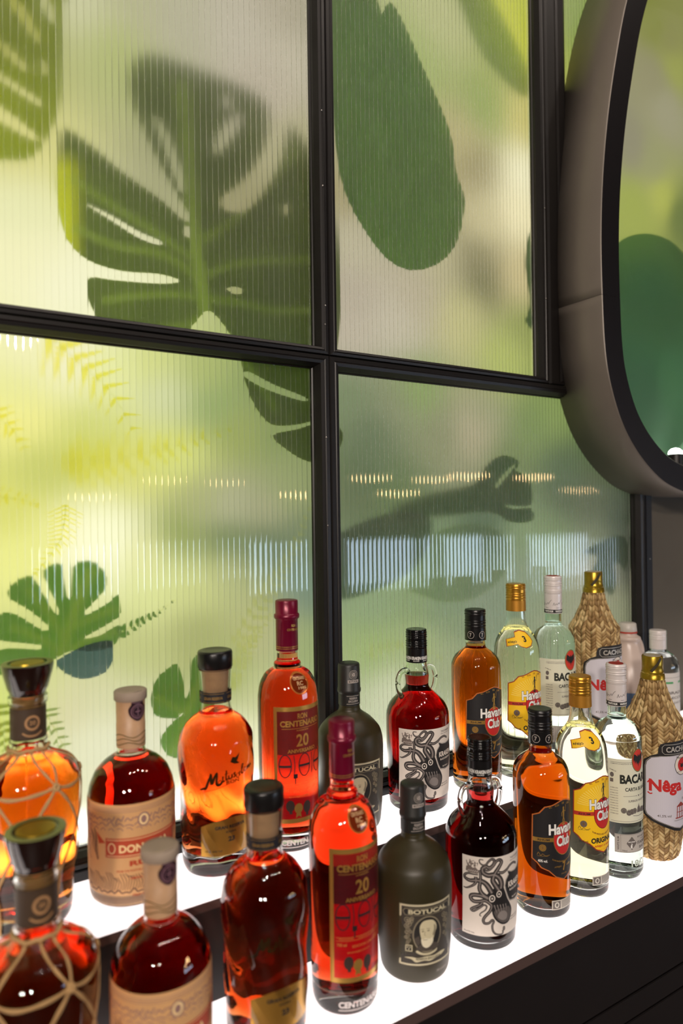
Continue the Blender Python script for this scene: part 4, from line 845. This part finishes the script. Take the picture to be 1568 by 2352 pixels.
def matusalem():
    prof = [(.003,.0440),(.010,.0462),(.020,.0470),(.057,.0482),(.095,.0485),(.115,.0488),(.1497,.0506),(.166,.0498),(.1762,.0476),(.1894,.0403),(.1973,.0322),(.2030,.0240),(.208,.0215),(.2185,.0207),(.2423,.0213),(.262,.0225)]
    wob = lambda a, z: 0.0011*math.sin(7*a+z*90)*max(0, min(1, (z-.02)/.02))*max(0, min(1, (.19-z)/.03))
    root, R = bottle('decanter_rum_bottle', prof, 'x', None, GLASS, liquid('orange amber rum', (.965, .50, .04), 60), .2075, base=.024, wall=.003, wob=wob)
    lathe('cork', [(.2300, 0), (.2300, .0165), (.2630, .0185), (.2630, 0)], mat('pale cork', (200, 158, 118), .8, noise=.25, nscale=90, bump=.3), root, 40)
    st = lathe('stopper', [(.2635, 0), (.2635, .0225), (.2650, .0236), (.2840, .0236), (.2866, .0225), (.2874, .0200), (.2862, .0150), (.2860, 0)], BLKCAP, root, 56, ang=50)
    lathe('neck_label', [(.2190, .0208), (.2190, .02115), (.2335, .02145), (.2335, .0210)], paper('navy paper', (22, 22, 30)), root, 56)
    for a in (-120, -30, 60): Sheet().rect(-15, 15, 220.4, 220.9).rect(-15, 15, 231.4, 231.9).text('GRAN RESERVA', -13, 224, 26, 4, .02).build('neck_lettering', mat('bronze print', (176, 138, 76), .4, .5), root, lambda z: .02145, .15, th0=math.radians(a))
    INKP = mat('dark gold script', (56, 40, 14), .3, .5)
    s = Sheet()
    s.stroke([(-40,116),(-35,118),(-32,119),(-28,131),(-26,137),(-25,124),(-21,133),(-18,138),(-18.5,124),(-15,122),(-11,126)], lambda t: 1.7+2.0*abs(math.sin(9*t)), smooth=6)
    for x in (-14, 10): s.ring(x, 128+x*.22, 2.2, 1.0, 3.0)
    s.stroke([(-10.5,133),(-10.5,126),(-8,127)], 2.0, smooth=3).stroke([(-6,140),(-6.5,127.5),(-4,129)], 2.0, smooth=3).stroke([(-9,135),(-3,136)], .8).stroke([(-3,133),(-2.5,128.5),(1,129),(1.4,134),(1.6,128.6)], 2.0, smooth=3)
    s.stroke([(6.5,135),(4,134),(6.4,131),(3.6,129)], 2.0, smooth=3).stroke([(13,135),(12.6,130),(14,130.4)], 2.0, smooth=3).stroke([(15,132),(19,142),(16.5,142),(16.4,131),(19,132)], 1.8, smooth=4).stroke([(20,134),(24,136),(21,138),(20,133),(25,133)], 1.0, smooth=4).stroke([(27,133),(27,138),(30,134),(30,139),(33,134),(34,139),(37,135)], 1.8, smooth=3)
    s.stroke([(-36,114),(-20,117),(-2,122)], .7, smooth=4)
    s.text('RON', -6, 121.5, 18, 4.6, .03, rot=.03).poly([(-1,150),(6,146),(10,152),(13,160),(7,155),(2,156)]).poly([(3,149),(8,146),(13,146),(8,150)])
    s.build('script_lettering', INKP, root, R, .3, vstep=4, step=3)
    lb = Sheet().poly([(-39,30)]+[(-39,68)]+[(u, 68+9.5*(1-((u-0)/39)**2)) for u in range(-36, 39, 3)]+[(39,68),(39,30)]).build('label', mat('brushed gold label', (206, 156, 70), .3, .8, noise=.15, nscale=25), root, R, .35, vstep=10)
    t = Sheet().text('GRAN RESERVA', -21, 64, 42, 4.4, .04).text('SOLERA', -7, 58.5, 14, 2.6, .03).text('23', -4, 47, 9, 6.5, .05).text('70 cl  40% Vol', -34, 35, 22, 2.4, .02)
    t.build('label_lettering', INK, lb, R, .42)
    return root

def don():
    prof = [(.003,.0485),(.010,.0515),(.05,.0528),(.110,.0533),(.124,.0526),(.1351,.0508),(.145,.0470),(.1524,.0430),(.1623,.0335),(.1690,.0235),(.1725,.0182),(.1780,.0174),(.1846,.0173),(.238,.0166)]
    root, R = bottle('round_rum_bottle', prof, 'x', None, GLASS, liquid('brick red rum', (.90, .30, .06), 72), .1695, base=.012, wall=.0028)
    lathe('stopper', [(.2385, 0), (.2385, .0196), (.2400, .0203), (.2490, .0203), (.2503, .0190), (.2508, .0120), (.2500, 0)], mat('grey wood', (150, 134, 118), .7, noise=.2, nscale=50), root, 48, ang=50)
    lathe('neck_seal', [(.1800, .0174), (.1800, .0178), (.2095, .0179), (.2100, .0176), (.2380, .0180), (.2384, .0172)], mat('tan paper wrap', (186, 148, 112), .45, 0, .6, noise=.25, nscale=60, bump=.4), root, 56, ang=50)
    pm = mat('dark purple seal', (48, 26, 38), .35, .2)
    sl = Sheet().poly(cat([(-9,250),(9,250),(10,243),(8,236),(12,229),(9,220),(0,214),(-9,220),(-12,229),(-8,236),(-10,243)], 4, True)).build('seal', pm, root, lambda z: .0181, .35, th0=math.radians(14), step=2)
    Sheet().ring(0, 226, 8.4, .9).ring(0, 226, 6.2, .5).rect(-3.5, 3.5, 225.4, 226.4).rect(-.4, .4, 221, 231).disc(2.5, 243, 1.3).stroke([(-8,238),(0,236.4),(8,238)], .7, smooth=3).build('seal_print', mat('mauve print', (138, 100, 112), .5), sl, lambda z: .0181, .5, th0=math.radians(14), step=2)
    for k in range(3): Sheet().stroke([(-50+7*i, 186+5*k+2.2*math.sin(i*1.3+k)) for i in range(15)], 1.3, smooth=4).build('wrap_print', paper('brown olive print', (112, 90, 50)), root, lambda z: .0179, .1)
    LP = mat('kraft label', (208, 160, 108), .6, noise=.12, nscale=30)
    pr_ = [(u, 3) for u in range(-150, 151, 10)]
    lb = Sheet().rect(-165, 165, 4, 125.5).build('label', LP, root, R, .3, vstep=20, step=4)
    MV = paper('mauve engraving', (146, 112, 106)); BR_ = paper('brown engraving', (118, 84, 64)); RD = paper('brick banner', (178, 66, 34)); CRM = paper('cream ink', (240, 206, 150))
    a = Sheet()
    for k in range(3): Sheet().rect(-158, 158, 121-k*2.2, 121.5-k*2.2).build('label_rule', MV, lb, R, .37, step=5); Sheet().rect(-158, 158, 8+k*2.4, 8.5+k*2.4).build('label_rule', MV, lb, R, .37, step=5)
    for x in range(-154, 150, 11):
        a.stroke([(x, 106+3*math.sin(x)), (x+3, 110), (x+7, 107), (x+10, 111+2*math.sin(x*.7))], 1.4, smooth=4).stroke([(x, 101), (x+5, 104+2*math.cos(x)), (x+10, 100)], 1.2, smooth=4).stroke([(x+2, 96+2*math.sin(x*.5)), (x+6, 98), (x+9, 95)], .9, smooth=4)
    a.build('engraved_border', MV, lb, R, .37, step=5)
    Sheet().disc(0, 106, 7.4, 8.6).build('cartouche', MV, lb, R, .40)
    Sheet().ring(0, 106, 4.4, 2.4, 5.6).build('cartouche_ring', CRM, lb, R, .46)
    ar = Sheet()
    for x0 in (-78, 62): # engraved profile heads
        s_ = 1 if x0 < 0 else -1
        ar.stroke([(x0+s_*14,94),(x0+s_*18,84),(x0+s_*16,70),(x0+s_*20,58)], 2.4, smooth=5).stroke([(x0-s_*6,92),(x0-s_*2,84),(x0+s_*2,78),(x0-s_*1,72),(x0+s_*3,68),(x0+s_*1,62),(x0+s_*6,56)], 1.0, smooth=4)
        for k in range(7): ar.stroke([(x0+s_*(4+k*2.4), 94-k*1.3), (x0+s_*(10+k*1.6), 84-k*2), (x0+s_*(8+k*2.2), 72-k*2)], .8, smooth=4)
        ar.disc(x0+s_*4, 81, 1.4, .9).stroke([(x0+s_*2,84.5),(x0+s_*7,84.5)], .9)
    ar.build('engraved_head', BR_, lb, R, .4, step=5)
    bn = Sheet().poly([(-46,63),(-46,86),(46,86),(46,63)]).build('banner', RD, lb, R, .42)
    Sheet().rect(-44, 44, 64.6, 65.3).rect(-44, 44, 83.5, 84.2).text('DON PAPA', -29, 68.5, 62, 9.5, .035).ring(-38, 74, 4.2, 1.2, 6).build('banner_lettering', CRM, lb, R, .48)
    Sheet().poly([(46,80),(60,92),(56,78)]).build('banner_tail', RD, lb, R, .42); Sheet().poly([(-46,80),(-60,92),(-56,78)]).build('banner_tail', RD, lb, R, .42)
    Sheet().text('RUM', -17, 52, 34, 6.5, .05).build('name_lettering', RD, lb, R, .42)
    cs = Sheet()
    for x in range(-80, 80, 9):
        for k in range(3): cs.stroke([(x+k*3, 24), (x+k*3+2.5, 34+3*math.sin(x+k)), (x+k*3-2, 42+3*math.cos(x))], .9, smooth=4)
        cs.stroke([(x, 20),(x+5, 23+2*math.sin(x)),(x+9, 20)], 1.8, smooth=3)
    cs.build('engraved_cane', BR_, lb, R, .38, step=5)
    Sheet().text('FROM THE FOOTHILLS OF MOUNT KANLAON', -32, 45.5, 64, 2.4, .02).text('SMALL BATCH', -16, 36, 32, 3, .02).text('70cl 40% vol', -14, 15, 28, 3, .02).build('small_lettering', RD, lb, R, .46)
    return root

def plantation():
    prof = [(.003,.0440),(.010,.0460),(.040,.0480),(.0695,.0508),(.1154,.0545),(.150,.0558),(.1612,.0556),(.1727,.0528),(.1842,.0430),(.1920,.0270),(.1965,.0212),(.2010,.0207),(.2060,.0212),(.2105,.0208),(.2120,.0196),(.2500,.0194),(.2530,.0212),(.2580,.0218),(.2615,.0214)]
    root, R = bottle('netted_rum_bottle', prof, 'x', None, GLASS, liquid('golden brown rum', (.975, .62, .04), 55), .1905, base=.016, wall=.003)
    lathe('cork', [(.228, 0), (.228, .0160), (.2628, .0178), (.2628, 0)], mat('tan cork', (150, 112, 60), .8, noise=.3, nscale=90, bump=.3), root, 40)
    lathe('stopper', [(.2632, 0), (.2632, .0196), (.2665, .0204), (.2700, .0222), (.2715, .0228), (.2870, .0268), (.2960, .0284), (.2985, .0287), (.2995, .0278), (.2990, .0215), (.2988, 0)], mat('glossy dark stopper', (26, 12, 10), .12, 0, .7, coat=.5), root, 56, ang=40)
    lathe('stopper_rim', [(.2988, .0214), (.2990, .0278), (.2997, .0284), (.3001, .0276), (.2999, .0216)], mat('olive rim', (112, 116, 66), .3), root, 56)
    lathe('stopper_disc', [(.2988, 0), (.2988, .0185), (.3000, .0182), (.3002, .0160), (.2999, .0120), (.3004, .0060), (.3003, 0)], mat('brass disc', (172, 138, 34), .3, .8, noise=.2, nscale=60), root, 48)
    nl = lathe('neck_label', [(.2130, .0196), (.2130, .0199), (.2490, .0198), (.2490, .0195)], mat('brown leather label', (62, 44, 26), .6, noise=.3, nscale=40), root, 56)
    Sheet().ring(0, 233, 7.2, 2.6, 7.4).text('20', -3.5, 230.6, 7, 5, .02).stroke([(-11,222),(-6,219),(0,218),(6,219),(11,222)], 2.0, smooth=4).build('neck_medallion', paper('tan print', (168, 126, 84)), nl, lambda z: .0199, .15, th0=math.radians(6))
    # raffia net: neck ties, shoulder knots, hanging diagonals
    RA = mat('raffia', (176, 140, 92), .7, noise=.3, nscale=80, stretch=(1, 1, .3))
    def on(a, z, d=1.6): r = R(z)+d/1000; return (r*math.sin(a), -r*math.cos(a), z)
    def strand(pts, w=.0022):
        P = cat(pts, 10); bm = bmesh.new()
        tube_bm(bm, [on(a, z) for a, z in P], lambda t: w*(1-.3*math.sin(t*PI*3)**2), 6, .4, up=lambda p: Vector((p.x, p.y, 0)).normalized())
        return from_bm('raffia_strand', bm, RA, root, smooth=True)
    n = 5; off = math.radians(22); st = 2*PI/n
    for k in range(n):
        a = off+k*st
        strand([(a, .166), (a+.10, .183), (a+.22, .196), (a+.25, .201)]); strand([(a, .166), (a-.16, .180), (a-.32, .192), (a-.40, .200)], .0017)
        strand([(a, .1655), (a+st*.3, .1605), (a+st*.7, .1625), (a+st, .1655)], .0026)
        strand([(a, .165), (a-st*.25, .140), (a-st*.5, .112)], .0026); strand([(a, .165), (a+st*.25, .142), (a+st*.5, .112)], .0022)
        strand([(a+st*.5, .112), (a+st*.25, .085), (a+st*.02, .055)]); strand([(a+st*.5, .112), (a+st*.75, .085), (a+st*.98, .055)], .0018)
        strand([(a, .055), (a+.05, .028), (a+.02, .006)])
        bm = bmesh.new(); tube_bm(bm, [on(a+.05*math.cos(t), .1655+.003*math.sin(t), 2.6) for t in [2*PI*i/10 for i in range(10)]], .002, 6, closed=True); from_bm('raffia_knot', bm, RA, root, smooth=True)
    bm = bmesh.new(); tube_bm(bm, [on(2*PI*i/40, .2012+.0012*math.sin(i), 1.2) for i in range(40)], .0022, 6, closed=True); from_bm('raffia_collar', bm, RA, root, smooth=True)
    bk = Sheet().poly([(8,100),(12,104),(20,96),(26,100),(28,60),(24,20),(10,18),(8,60)]).build('label', mat('patterned gold label', (168, 120, 52), .5, .3, noise=.5, nscale=50), root, R, .3, vstep=10)
    Sheet().ring(17, 60, 6, 1.2, 9).text('XO', 13, 57, 8, 6, .03).stroke([(10,80),(15,84),(20,79),(25,84)], 1, smooth=4).stroke([(11,40),(16,36),(20,41),(25,36)], 1, smooth=4).build('label_print', paper('sepia print', (70, 42, 20)), bk, R, .38)
    return root

def bacardi():
    prof = [(.003,.0350),(.009,.0374),(.016,.0384),(.06,.0386),(.1615,.0388),(.218,.0387),(.2268,.0383),(.2340,.0368),(.2400,.0338),(.2476,.0272),(.2520,.0205),(.2550,.0160),(.2590,.0149),(.2758,.0147),(.342,.0143)]
    root, R = bottle('white_rum_bottle', prof, 'x', None, GREENG, liquid('clear rum', (.93, .985, .95), 6), .262, base=.011, wall=.0028)
    WC = mat('white cap', (222, 214, 212), .35, .1)
    lathe('capsule', [(.2775, .0149), (.2775, .0162), (.3140, .0161), (.3140, .0149)], WC, root, 48)
    ridged('screw_cap', .3143, .3468, .0161, [(.3175,.0011),(.3200,.0011),(.3300,.0014),(.3335,.0012),(.3400,.0013),(.3430,.001)], WC, root, .0008)
    lathe('cap_disc', [(.3467, 0), (.3467, .0120), (.3471, .0118), (.3472, 0)], paper('red top', (150, 40, 34)), root, 40)
    Sheet().rect(-51, 51, 278.5, 285).build('capsule_band', INK, root, lambda z: .0162, .12)
    for a in (-150, -78, -6, 66, 138):
        Sheet().text('WHITE RUM', -8, 280, 16, 3.6, .035).build('capsule_lettering', WHI, root, lambda z: .0162, .25, th0=math.radians(a))
        Sheet().stroke([(-9,292),(-7,298),(-6,293),(-3,296),(-1,294),(2,298),(3,295),(6,300),(9,303)], .5, smooth=4).rect(-3, 3, 288, 288.5).build('signature', INK, root, lambda z: .0162, .15, th0=math.radians(a-12))
    lb = Sheet().rect(-70, 70, 94, 198).build('label', paper('pale cream label', (222, 222, 200)), root, R, .28, vstep=30)
    s = Sheet().text('BACARDI', -33, 158, 66, 15, .045).text('CARTA BLANCA', -25, 145.8, 50, 6, .025)
    s.build('lettering', paper('dark green black ink', (30, 34, 26)), lb, R, .36, step=2.5)
    f = Sheet().rect(-28, -6, 137.4, 137.9).rect(6, 28, 137.4, 137.9).disc(0, 137.6, 1.4).disc(-5, 137.6, 1, .6).disc(5, 137.6, 1, .6).text('SUPERIOR WHITE RUM', -20, 128, 40, 3.4, .02)
    for k, (x, y) in enumerate(((-27.5,114.5),(-19,111),(-14,112.5),(-9,113.5),(8,113.5),(14,112),(20,112),(27.5,114))): f.disc(x, y, 4.6)
    f.poly([(-4,110),(-3,118),(-1,121),(0,125),(1,121),(3,118),(4,110)]).stroke([(-12,106),(0,104.5),(12,106)], .8, smooth=3).rect(-47, 47, 96.5, 97).rect(-47, -10, 192.5, 193).rect(10, 47, 192.5, 193).text('COMPANIA ESTABLECIDA EN 1862', -47, 189.5, 34, 1.8, .01)
    for k in range(11): f.text('HECHO CON EL RON' if k % 2 else 'DE PRIMERA DESDE', -48, 150-k*4.2, 12, 1.7, .01)
    f.disc(-45, 172, 3, 4).rect(-48, -43, 160, 166).text('FAMILIA', -49, 180, 11, 2, .01, rot=-.3); f.build('small_lettering', INK2, lb, R, .36)
    g = Sheet()
    for x in (-27.5, -19, -9, 8, 20, 27.5): g.ring(x, 113.5, 3.2, .4, n=16)
    g.build('coin_relief', paper('pale ring', (150, 150, 130)), lb, R, .42)
    Sheet().disc(0, 195, 13.4, 19.2, n=40).build('emblem_border', INK, lb, R, .40, vstep=8)
    Sheet().disc(0, 195, 12.9, 18.6, n=40).build('emblem_rim', GOLDF, lb, R, .44, vstep=8)
    Sheet().disc(0, 195, 12, 17.4, n=40).build('emblem_disc', paper('coral red', (206, 54, 38)), lb, R, .48, vstep=8)
    bat = [(0,203),(1.2,205),(1.6,201),(4,203),(9,206),(10.5,198),(9.5,192),(8,196),(6.5,189),(5,194),(3,188),(1.5,191),(0,184)]
    Sheet().poly(refl(bat)).build('emblem_bat', INK, lb, R, .54)
    tl = Sheet().rect(-42, 42, 46, 76).build('lower_label', paper('silver grey label', (182, 176, 168)), root, R, .28)
    t = Sheet().poly([(-24,61),(-15,72),(-6,61),(-15,50)]).text('ESTABLECIDA 1862', -4, 69, 40, 2.8, .03).text('FAMILIA', -4, 58, 34, 5.4, .035).text('BACARDI', 0, 51, 30, 4.6, .035).text('POR LA', 4, 65, 18, 1.8, .02).text('WHITE RUM', -35, 50, 22, 3.2, .03, rot=PI/2).rect(-33, -32.6, 47, 75).text('700ml', -31, 48, 8, 2.6, .02).stroke([(-41,47),(41,47),(41,75),(-41,75)], .4, closed=True)
    t.build('lower_lettering', INK2, tl, R, .35)
    Sheet().text('BACARDI', -21, 62.3, 12, 2, .03).text('R', -17, 52.5, 4, 5.5, .04).text('&', -16, 58, 2.4, 3, .03).build('lower_mark', WHI, tl, R, .41)
    Sheet().text('1862', -16, 22, 32, 11, .03).build('embossed_lettering', mat('green relief glass', (200, 214, 200), .1, .2, .8), root, R, .2, thick=.2)
    return root

def nega():
    prof = [(.003,.0330),(.006,.0375),(.020,.0410),(.0467,.0440),(.1088,.0466),(.160,.0472),(.202,.0474),(.226,.0462),(.236,.0470),(.2430,.0455),(.2520,.0385),(.2641,.0330),(.2796,.0262),(.295,.0215),(.305,.0192),(.318,.0176)]
    root = empty('straw_bottle', (0, 0, 0), 'x', 'bottle')
    D = dense(prof); R = rad(D)
    lathe('bottle_body', [(0, 0), (0, .030)]+[(z, r-.0012) for z, r in D]+[(.318, 0)], mat('dark straw gap', (70, 52, 30), .9), root, 48)
    SM = [mat('straw '+str(i), c, .62, 0, .4, noise=.2, nscale=220) for i, c in enumerate(((184, 154, 104), (158, 128, 82), (134, 104, 62), (200, 174, 124)))]
    NC = 30; stuff = bmesh.new(); single = []; z = .002; row = 0
    def piece(bm, c, z0, h, sgn, lift):
        a0 = 2*PI*c/NC; w = 2*PI/NC; ts = w/2*math.tan(math.radians(38))*1.0
        top = []; N = 2
        for j in range(N+1):
            f = j/N; a = a0+w*f+.0; rr_ = R(z0)
            dz = (f-.5)*w*rr_*.85*sgn
            for (q, lf) in ((0, -.0002), (1, .0005)):
                zz = z0+dz+(q-.5)*h*1.06; zz = min(max(zz, .001), .3195); r = R(zz)+lf+.0009*math.sin(f*PI)+lift
                top.append(Vector((r*math.sin(a), -r*math.cos(a), zz)))
        vs = [bm.verts.new(p) for p in top]; bs = [bm.verts.new(Vector((p.x*.975, p.y*.975, p.z))) for p in top]
        for j in range(N):
            a, b, c_, d = 2*j, 2*j+1, 2*j+3, 2*j+2
            bm.faces.new((vs[a], vs[b], vs[c_], vs[d])); bm.faces.new((vs[b], bs[b], bs[c_], vs[c_])); bm.faces.new((vs[a], vs[d], bs[d], bs[a]))
        bm.faces.new((vs[0], bs[0], bs[1], vs[1])); e = 2*N; bm.faces.new((vs[e], vs[e+1], bs[e+1], bs[e]))
    rn = random.Random(3); cnt = 0
    while z < .316:
        h = .0062 if z < .245 else .0085+(z-.245)*.05
        for c in range(NC):
            am = ((c+.5)/NC*360+180) % 360-180
            lift = rn.uniform(-.0002, .0004)
            vis = -112 < am < 22 and not (-72 < am < 80 and .07 < z < .205) and z > .0
            if vis and cnt < 296:
                bm = bmesh.new(); piece(bm, c, z, h, 1 if c % 2 else -1, lift)
                from_bm('straw_strip', bm, SM[rn.randrange(4)], root, smooth=True); cnt += 1
            else:
                n0 = len(stuff.faces); piece(stuff, c, z, h, 1 if c % 2 else -1, lift); stuff.faces.ensure_lookup_table(); mi = rn.randrange(4)
                for f in stuff.faces[n0:]: f.material_index = mi
        z += h; row += 1
    o = from_bm('straw_weave', stuff, SM, root, smooth=True); o['kind'] = 'stuff'
    GC = mat('old gold cap', (158, 130, 36), .3, .7, noise=.2, nscale=60)
    lathe('capsule', [(.308, .0190), (.308, .0205), (.3155, .0196), (.3175, .0182), (.3195, .0186), (.3210, .0177), (.330, .0173), (.3310, .0176), (.3330, .0173), (.3460, .0174), (.3478, .0166), (.3480, 0)], GC, root, 56, ang=40)
    Sheet().disc(0, 0, 10, n=24)
    lathe('cap_disc', [(.3479, 0), (.3479, .0145), (.3484, .0143), (.3484, 0)], mat('pale cap print', (170, 160, 140), .5, noise=.4, nscale=300), root, 40)
    t = Sheet().stroke([(-12,322),(-2,334),(6,346)], 5.0); t.build('seal_strip', paper('dark strip', (52, 42, 14)), root, lambda z: .0176, .2, th0=math.radians(-25), step=2)
    left = [(0,211),(-26,210),(-36,207),(-39.5,200),(-40,191),(-50,187),(-61,179),(-63,172),(-63,90),(-61,84),(-50,75),(-29,66),(-12,59),(0,56)]
    o1 = Sheet().poly(refl(left)).build('label', INK, root, R, 2.6, vstep=15)
    face = [(0,187),(-36,186),(-50,183),(-56.5,176),(-58.5,168),(-58.5,92),(-56,86),(-46,79),(-28,71.5),(-12,65),(0,62)]
    Sheet().poly(refl(face)).build('label_face', paper('lilac white label', (206, 202, 212)), o1, R, 2.7, vstep=15)
    Sheet().stroke([(u*1.02, 126+(v-126)*1.012) for u, v in refl(face)], .6, closed=True).stroke([(-30,206),(30,206),(34,202),(34,194),(30,190),(-30,190),(-34,194),(-34,202)], .9, closed=True).text('CACHACA', -28, 193, 56, 9.5, .035).build('border_lettering', mat('silver print', (196, 190, 180), .4, .4), o1, R, 2.8, vstep=8, step=2.5)
    s = Sheet().text('N\u00eaga F\u00fal\u00f4', -54, 120, 108, 27, .04)
    s.stroke([(-56,140),(-53,144),(-49,143),(-47,138)], 2, smooth=3).stroke([(-56,124),(-52,121.5),(-49,123)], 2, smooth=3)
    s.build('name_lettering', REDI, o1, R, 2.8, step=2.5)
    Sheet().disc(3, 170, 16.5, 18, n=36).build('seal_border', INK, o1, R, 2.8, vstep=8)
    Sheet().disc(3, 170, 15.5, 17, n=36).build('seal_face', WHITEP, o1, R, 2.86, vstep=8)
    Sheet().disc(3, 170, 10, 11.5, n=30).build('seal_centre', REDI, o1, R, 2.92, vstep=8)
    Sheet().text('FAZENDA', -9.5, 183, 25, 2.4, .02, arc=-3).text('RIO DE JANEIRO', -9.5, 156, 25, 2.2, .02, arc=2).disc(3, 168, 4, 3).stroke([(-3,173),(0,171),(6,171),(9,173)], 1, smooth=3).build('seal_print', INK, o1, R, 3.0)
    w = Sheet().text('DO BRASIL', 3, 110, 26, 4, .02).text('41,5% vol', -41, 82, 22, 5, .015).text('FAZENDA SOLEDADE', -13, 75, 26, 1.8, .01); w.build('small_lettering', INK2, o1, R, 2.8)
    m_ = Sheet().rect(-11, 11, 79, 81).rect(-9, 9, 99, 101).poly([(-8,101),(0,107),(8,101)])
    for x in (-8, -3.2, 2, 7): m_.rect(x-.8, x+.8, 81, 99)
    m_.rect(-9, 9, 89.4, 90.6); m_.build('house_print', paper('brick ink', (150, 60, 50)), o1, R, 2.8)
    return root

def jug():
    prof = [(.003,.044),(.010,.048),(.06,.0480),(.10,.0480),(.125,.046),(.150,.040),(.172,.031),(.190,.0245),(.2005,.0225),(.2030,.0245),(.2060,.0250),(.2090,.0240),(.2120,.0190),(.2150,.0172),(.2180,.0168)]
    root = empty('plastic_jug', (0, 0, 0), 'x', 'bottle'); D = dense(prof); R = rad(D)
    lathe('jug_body', [(0, 0), (0, .040)]+D+[(.2182, 0)], mat('milky plastic', (196, 178, 168), .3, 0, .5), root, 48)
    lathe('cap', [(.2200, 0), (.2200, .0178), (.2210, .0182), (.2355, .0170), (.2372, .0150), (.2374, 0)], mat('white plastic', (190, 184, 176), .4), root, 48, ang=50)
    lathe('cap_ring', [(.2170, .0165), (.2170, .0186), (.2200, .0186), (.2200, .0165)], paper('red ring', (176, 50, 34)), root, 48)
    bm = bmesh.new(); tube_bm(bm, cat([(.021, 0, .2040), (.036, 0, .198), (.046, 0, .180), (.047, 0, .160), (.040, 0, .145)], 6), .005, 10); h = from_bm('handle', bm, bpy.data.materials['milky plastic'], root, smooth=True)
    lb = Sheet().rect(-66, 66, 36, 104).build('label', paper('steel blue label', (84, 108, 138), noise=.2), root, R, .3)
    Sheet().text('TEMPO', -40, 78, 80, 16, .05).stroke([(-60,44),(-30,60),(0,46),(30,62),(60,46)], 4, smooth=4).build('label_print', paper('orange print', (216, 140, 60)), lb, R, .4)
    return root

def green():
    prof = [(.003,.036),(.010,.040),(.05,.0405),(.12,.0405),(.140,.0398),(.152,.036),(.160,.029),(.165,.021),(.168,.0165),(.172,.0155),(.205,.0150)]
    root, R = bottle('green_strip_bottle', prof, 'x', None, GLASS, liquid('clear spirit', (.97, .985, .97), 5), .158, base=.008, wall=.0026)
    WC = mat('white cap', (222, 214, 212), .35, .1)
    lathe('capsule', [(.1725, .0156), (.1725, .0168), (.1915, .0167), (.1915, .0156)], WC, root, 48)
    ridged('screw_cap', .1918, .2115, .0168, [(.1945,.001),(.1985,.001),(.2050,.0012),(.2080,.001)], WC, root, .0007)
    Sheet().rect(-3.2, 3.2, 160, 212).build('tax_strip', paper('green strip', (38, 140, 84)), root, lambda z: max(R(min(z, .165)/1) if z < .168 else .0168, .0168), .35, th0=math.radians(32), vstep=4)
    lb = Sheet().rect(-58, 58, 30, 128).build('label', paper('white label', (206, 202, 196)), root, R, .3, vstep=30)
    Sheet().rect(-45, 45, 118, 118.6).text('OBRADOR', -36, 84, 72, 6, .03).text('SELECCION', -32, 74, 64, 5, .03).text('TRADICION', -30, 64, 60, 4, .02).build('lettering', INK2, lb, R, .38)
    Sheet().rect(-34, -10, 106, 110).rect(6, 30, 106, 110).build('label_bars', paper('green bar', (70, 150, 90)), lb, R, .38)
    return root

# ---- place each kind: the first one is built, the second is a copy of it and of its parts
rum = {
 'plantation': (plantation, (.098, .111), ('raffia netted bottle with wide dark stopper and nearly black rum, front row', 'raffia netted bottle with wide dark stopper glowing bright amber, back row'), 'raffia netted bottles'),
 'don': (don, (.221, .230), ('round-shouldered bottle of red rum with kraft label, front row, its label cut off', 'round-shouldered bottle with full kraft label and red banner, back row by the window'), 'round-shouldered kraft label bottles'),
 'matusalem': (matusalem, (.345, .344), ('decanter bottle of deep red rum with gold label, black stopper, front row', 'decanter bottle glowing bright orange with gold label, black stopper, back row'), 'black-stoppered decanter bottles'),
 'centenario': (centenario, (.454, .454), ('tall maroon-capped bottle of red rum in front, its clear base fully visible', 'tall maroon-capped bottle in the back row rising highest against the left windows'), 'maroon-capped tall bottles'),
 'botucal': (botucal, (.565, .559), ('frosted dark bottle with bearded portrait label in the front row', 'frosted olive bottle in the back row half hidden by a maroon-capped one'), 'frosted portrait label bottles'),
 'kraken': (kraken, (.688, .690), ('black rum bottle with glass ear handles and octopus label, front row', 'ruby red rum bottle with glass ear handles and octopus label, back row'), 'octopus label bottles'),
 'havana7': (lambda: havana(7), (.814, .819), ('amber rum bottle with black and red disc label, black cap, front row', 'amber rum bottle with black and red disc label, black cap, back row'), 'black label amber bottles'),
 'havana3': (lambda: havana(3), (.908, .918), ('gold-capped clear bottle with yellow label and tag, front row', 'gold-capped clear bottle with yellow label and tag, back row'), 'yellow label bottles'),
 'bacardi': (bacardi, (1.0, 1.016), ('white-capped clear bottle with cream bat emblem label, front row', 'white-capped pale green bottle with cream bat emblem label, back row'), 'white-capped cream label bottles'),
 'nega': (nega, (1.101, 1.133), ('straw-wrapped bottle with gold cap at the right end of the front row', 'straw-wrapped bottle with gold cap standing tallest in the back row'), 'straw-wrapped bottles'),
}
for key, (fn, xs, labs, grp) in rum.items():
    a = fn(); a['group'] = grp; a['label'] = labs[0]
    if 'R' in a: del a['R']
    b = dup(a); b['label'] = labs[1]
    a.location = (xs[0], FY, S1+.0002); b.location = (xs[1], BY, S2+.0002)
j = jug(); j['label'] = 'milky plastic jug with white cap and red ring behind the straw bottles'; j.location = (1.238, BY, S2+.0002)
g = green(); g['label'] = 'clear bottle with white cap and green strip, farthest in the back row'; g.location = (1.341, BY, S2+.0002)
if 'R' in g: del g['R']
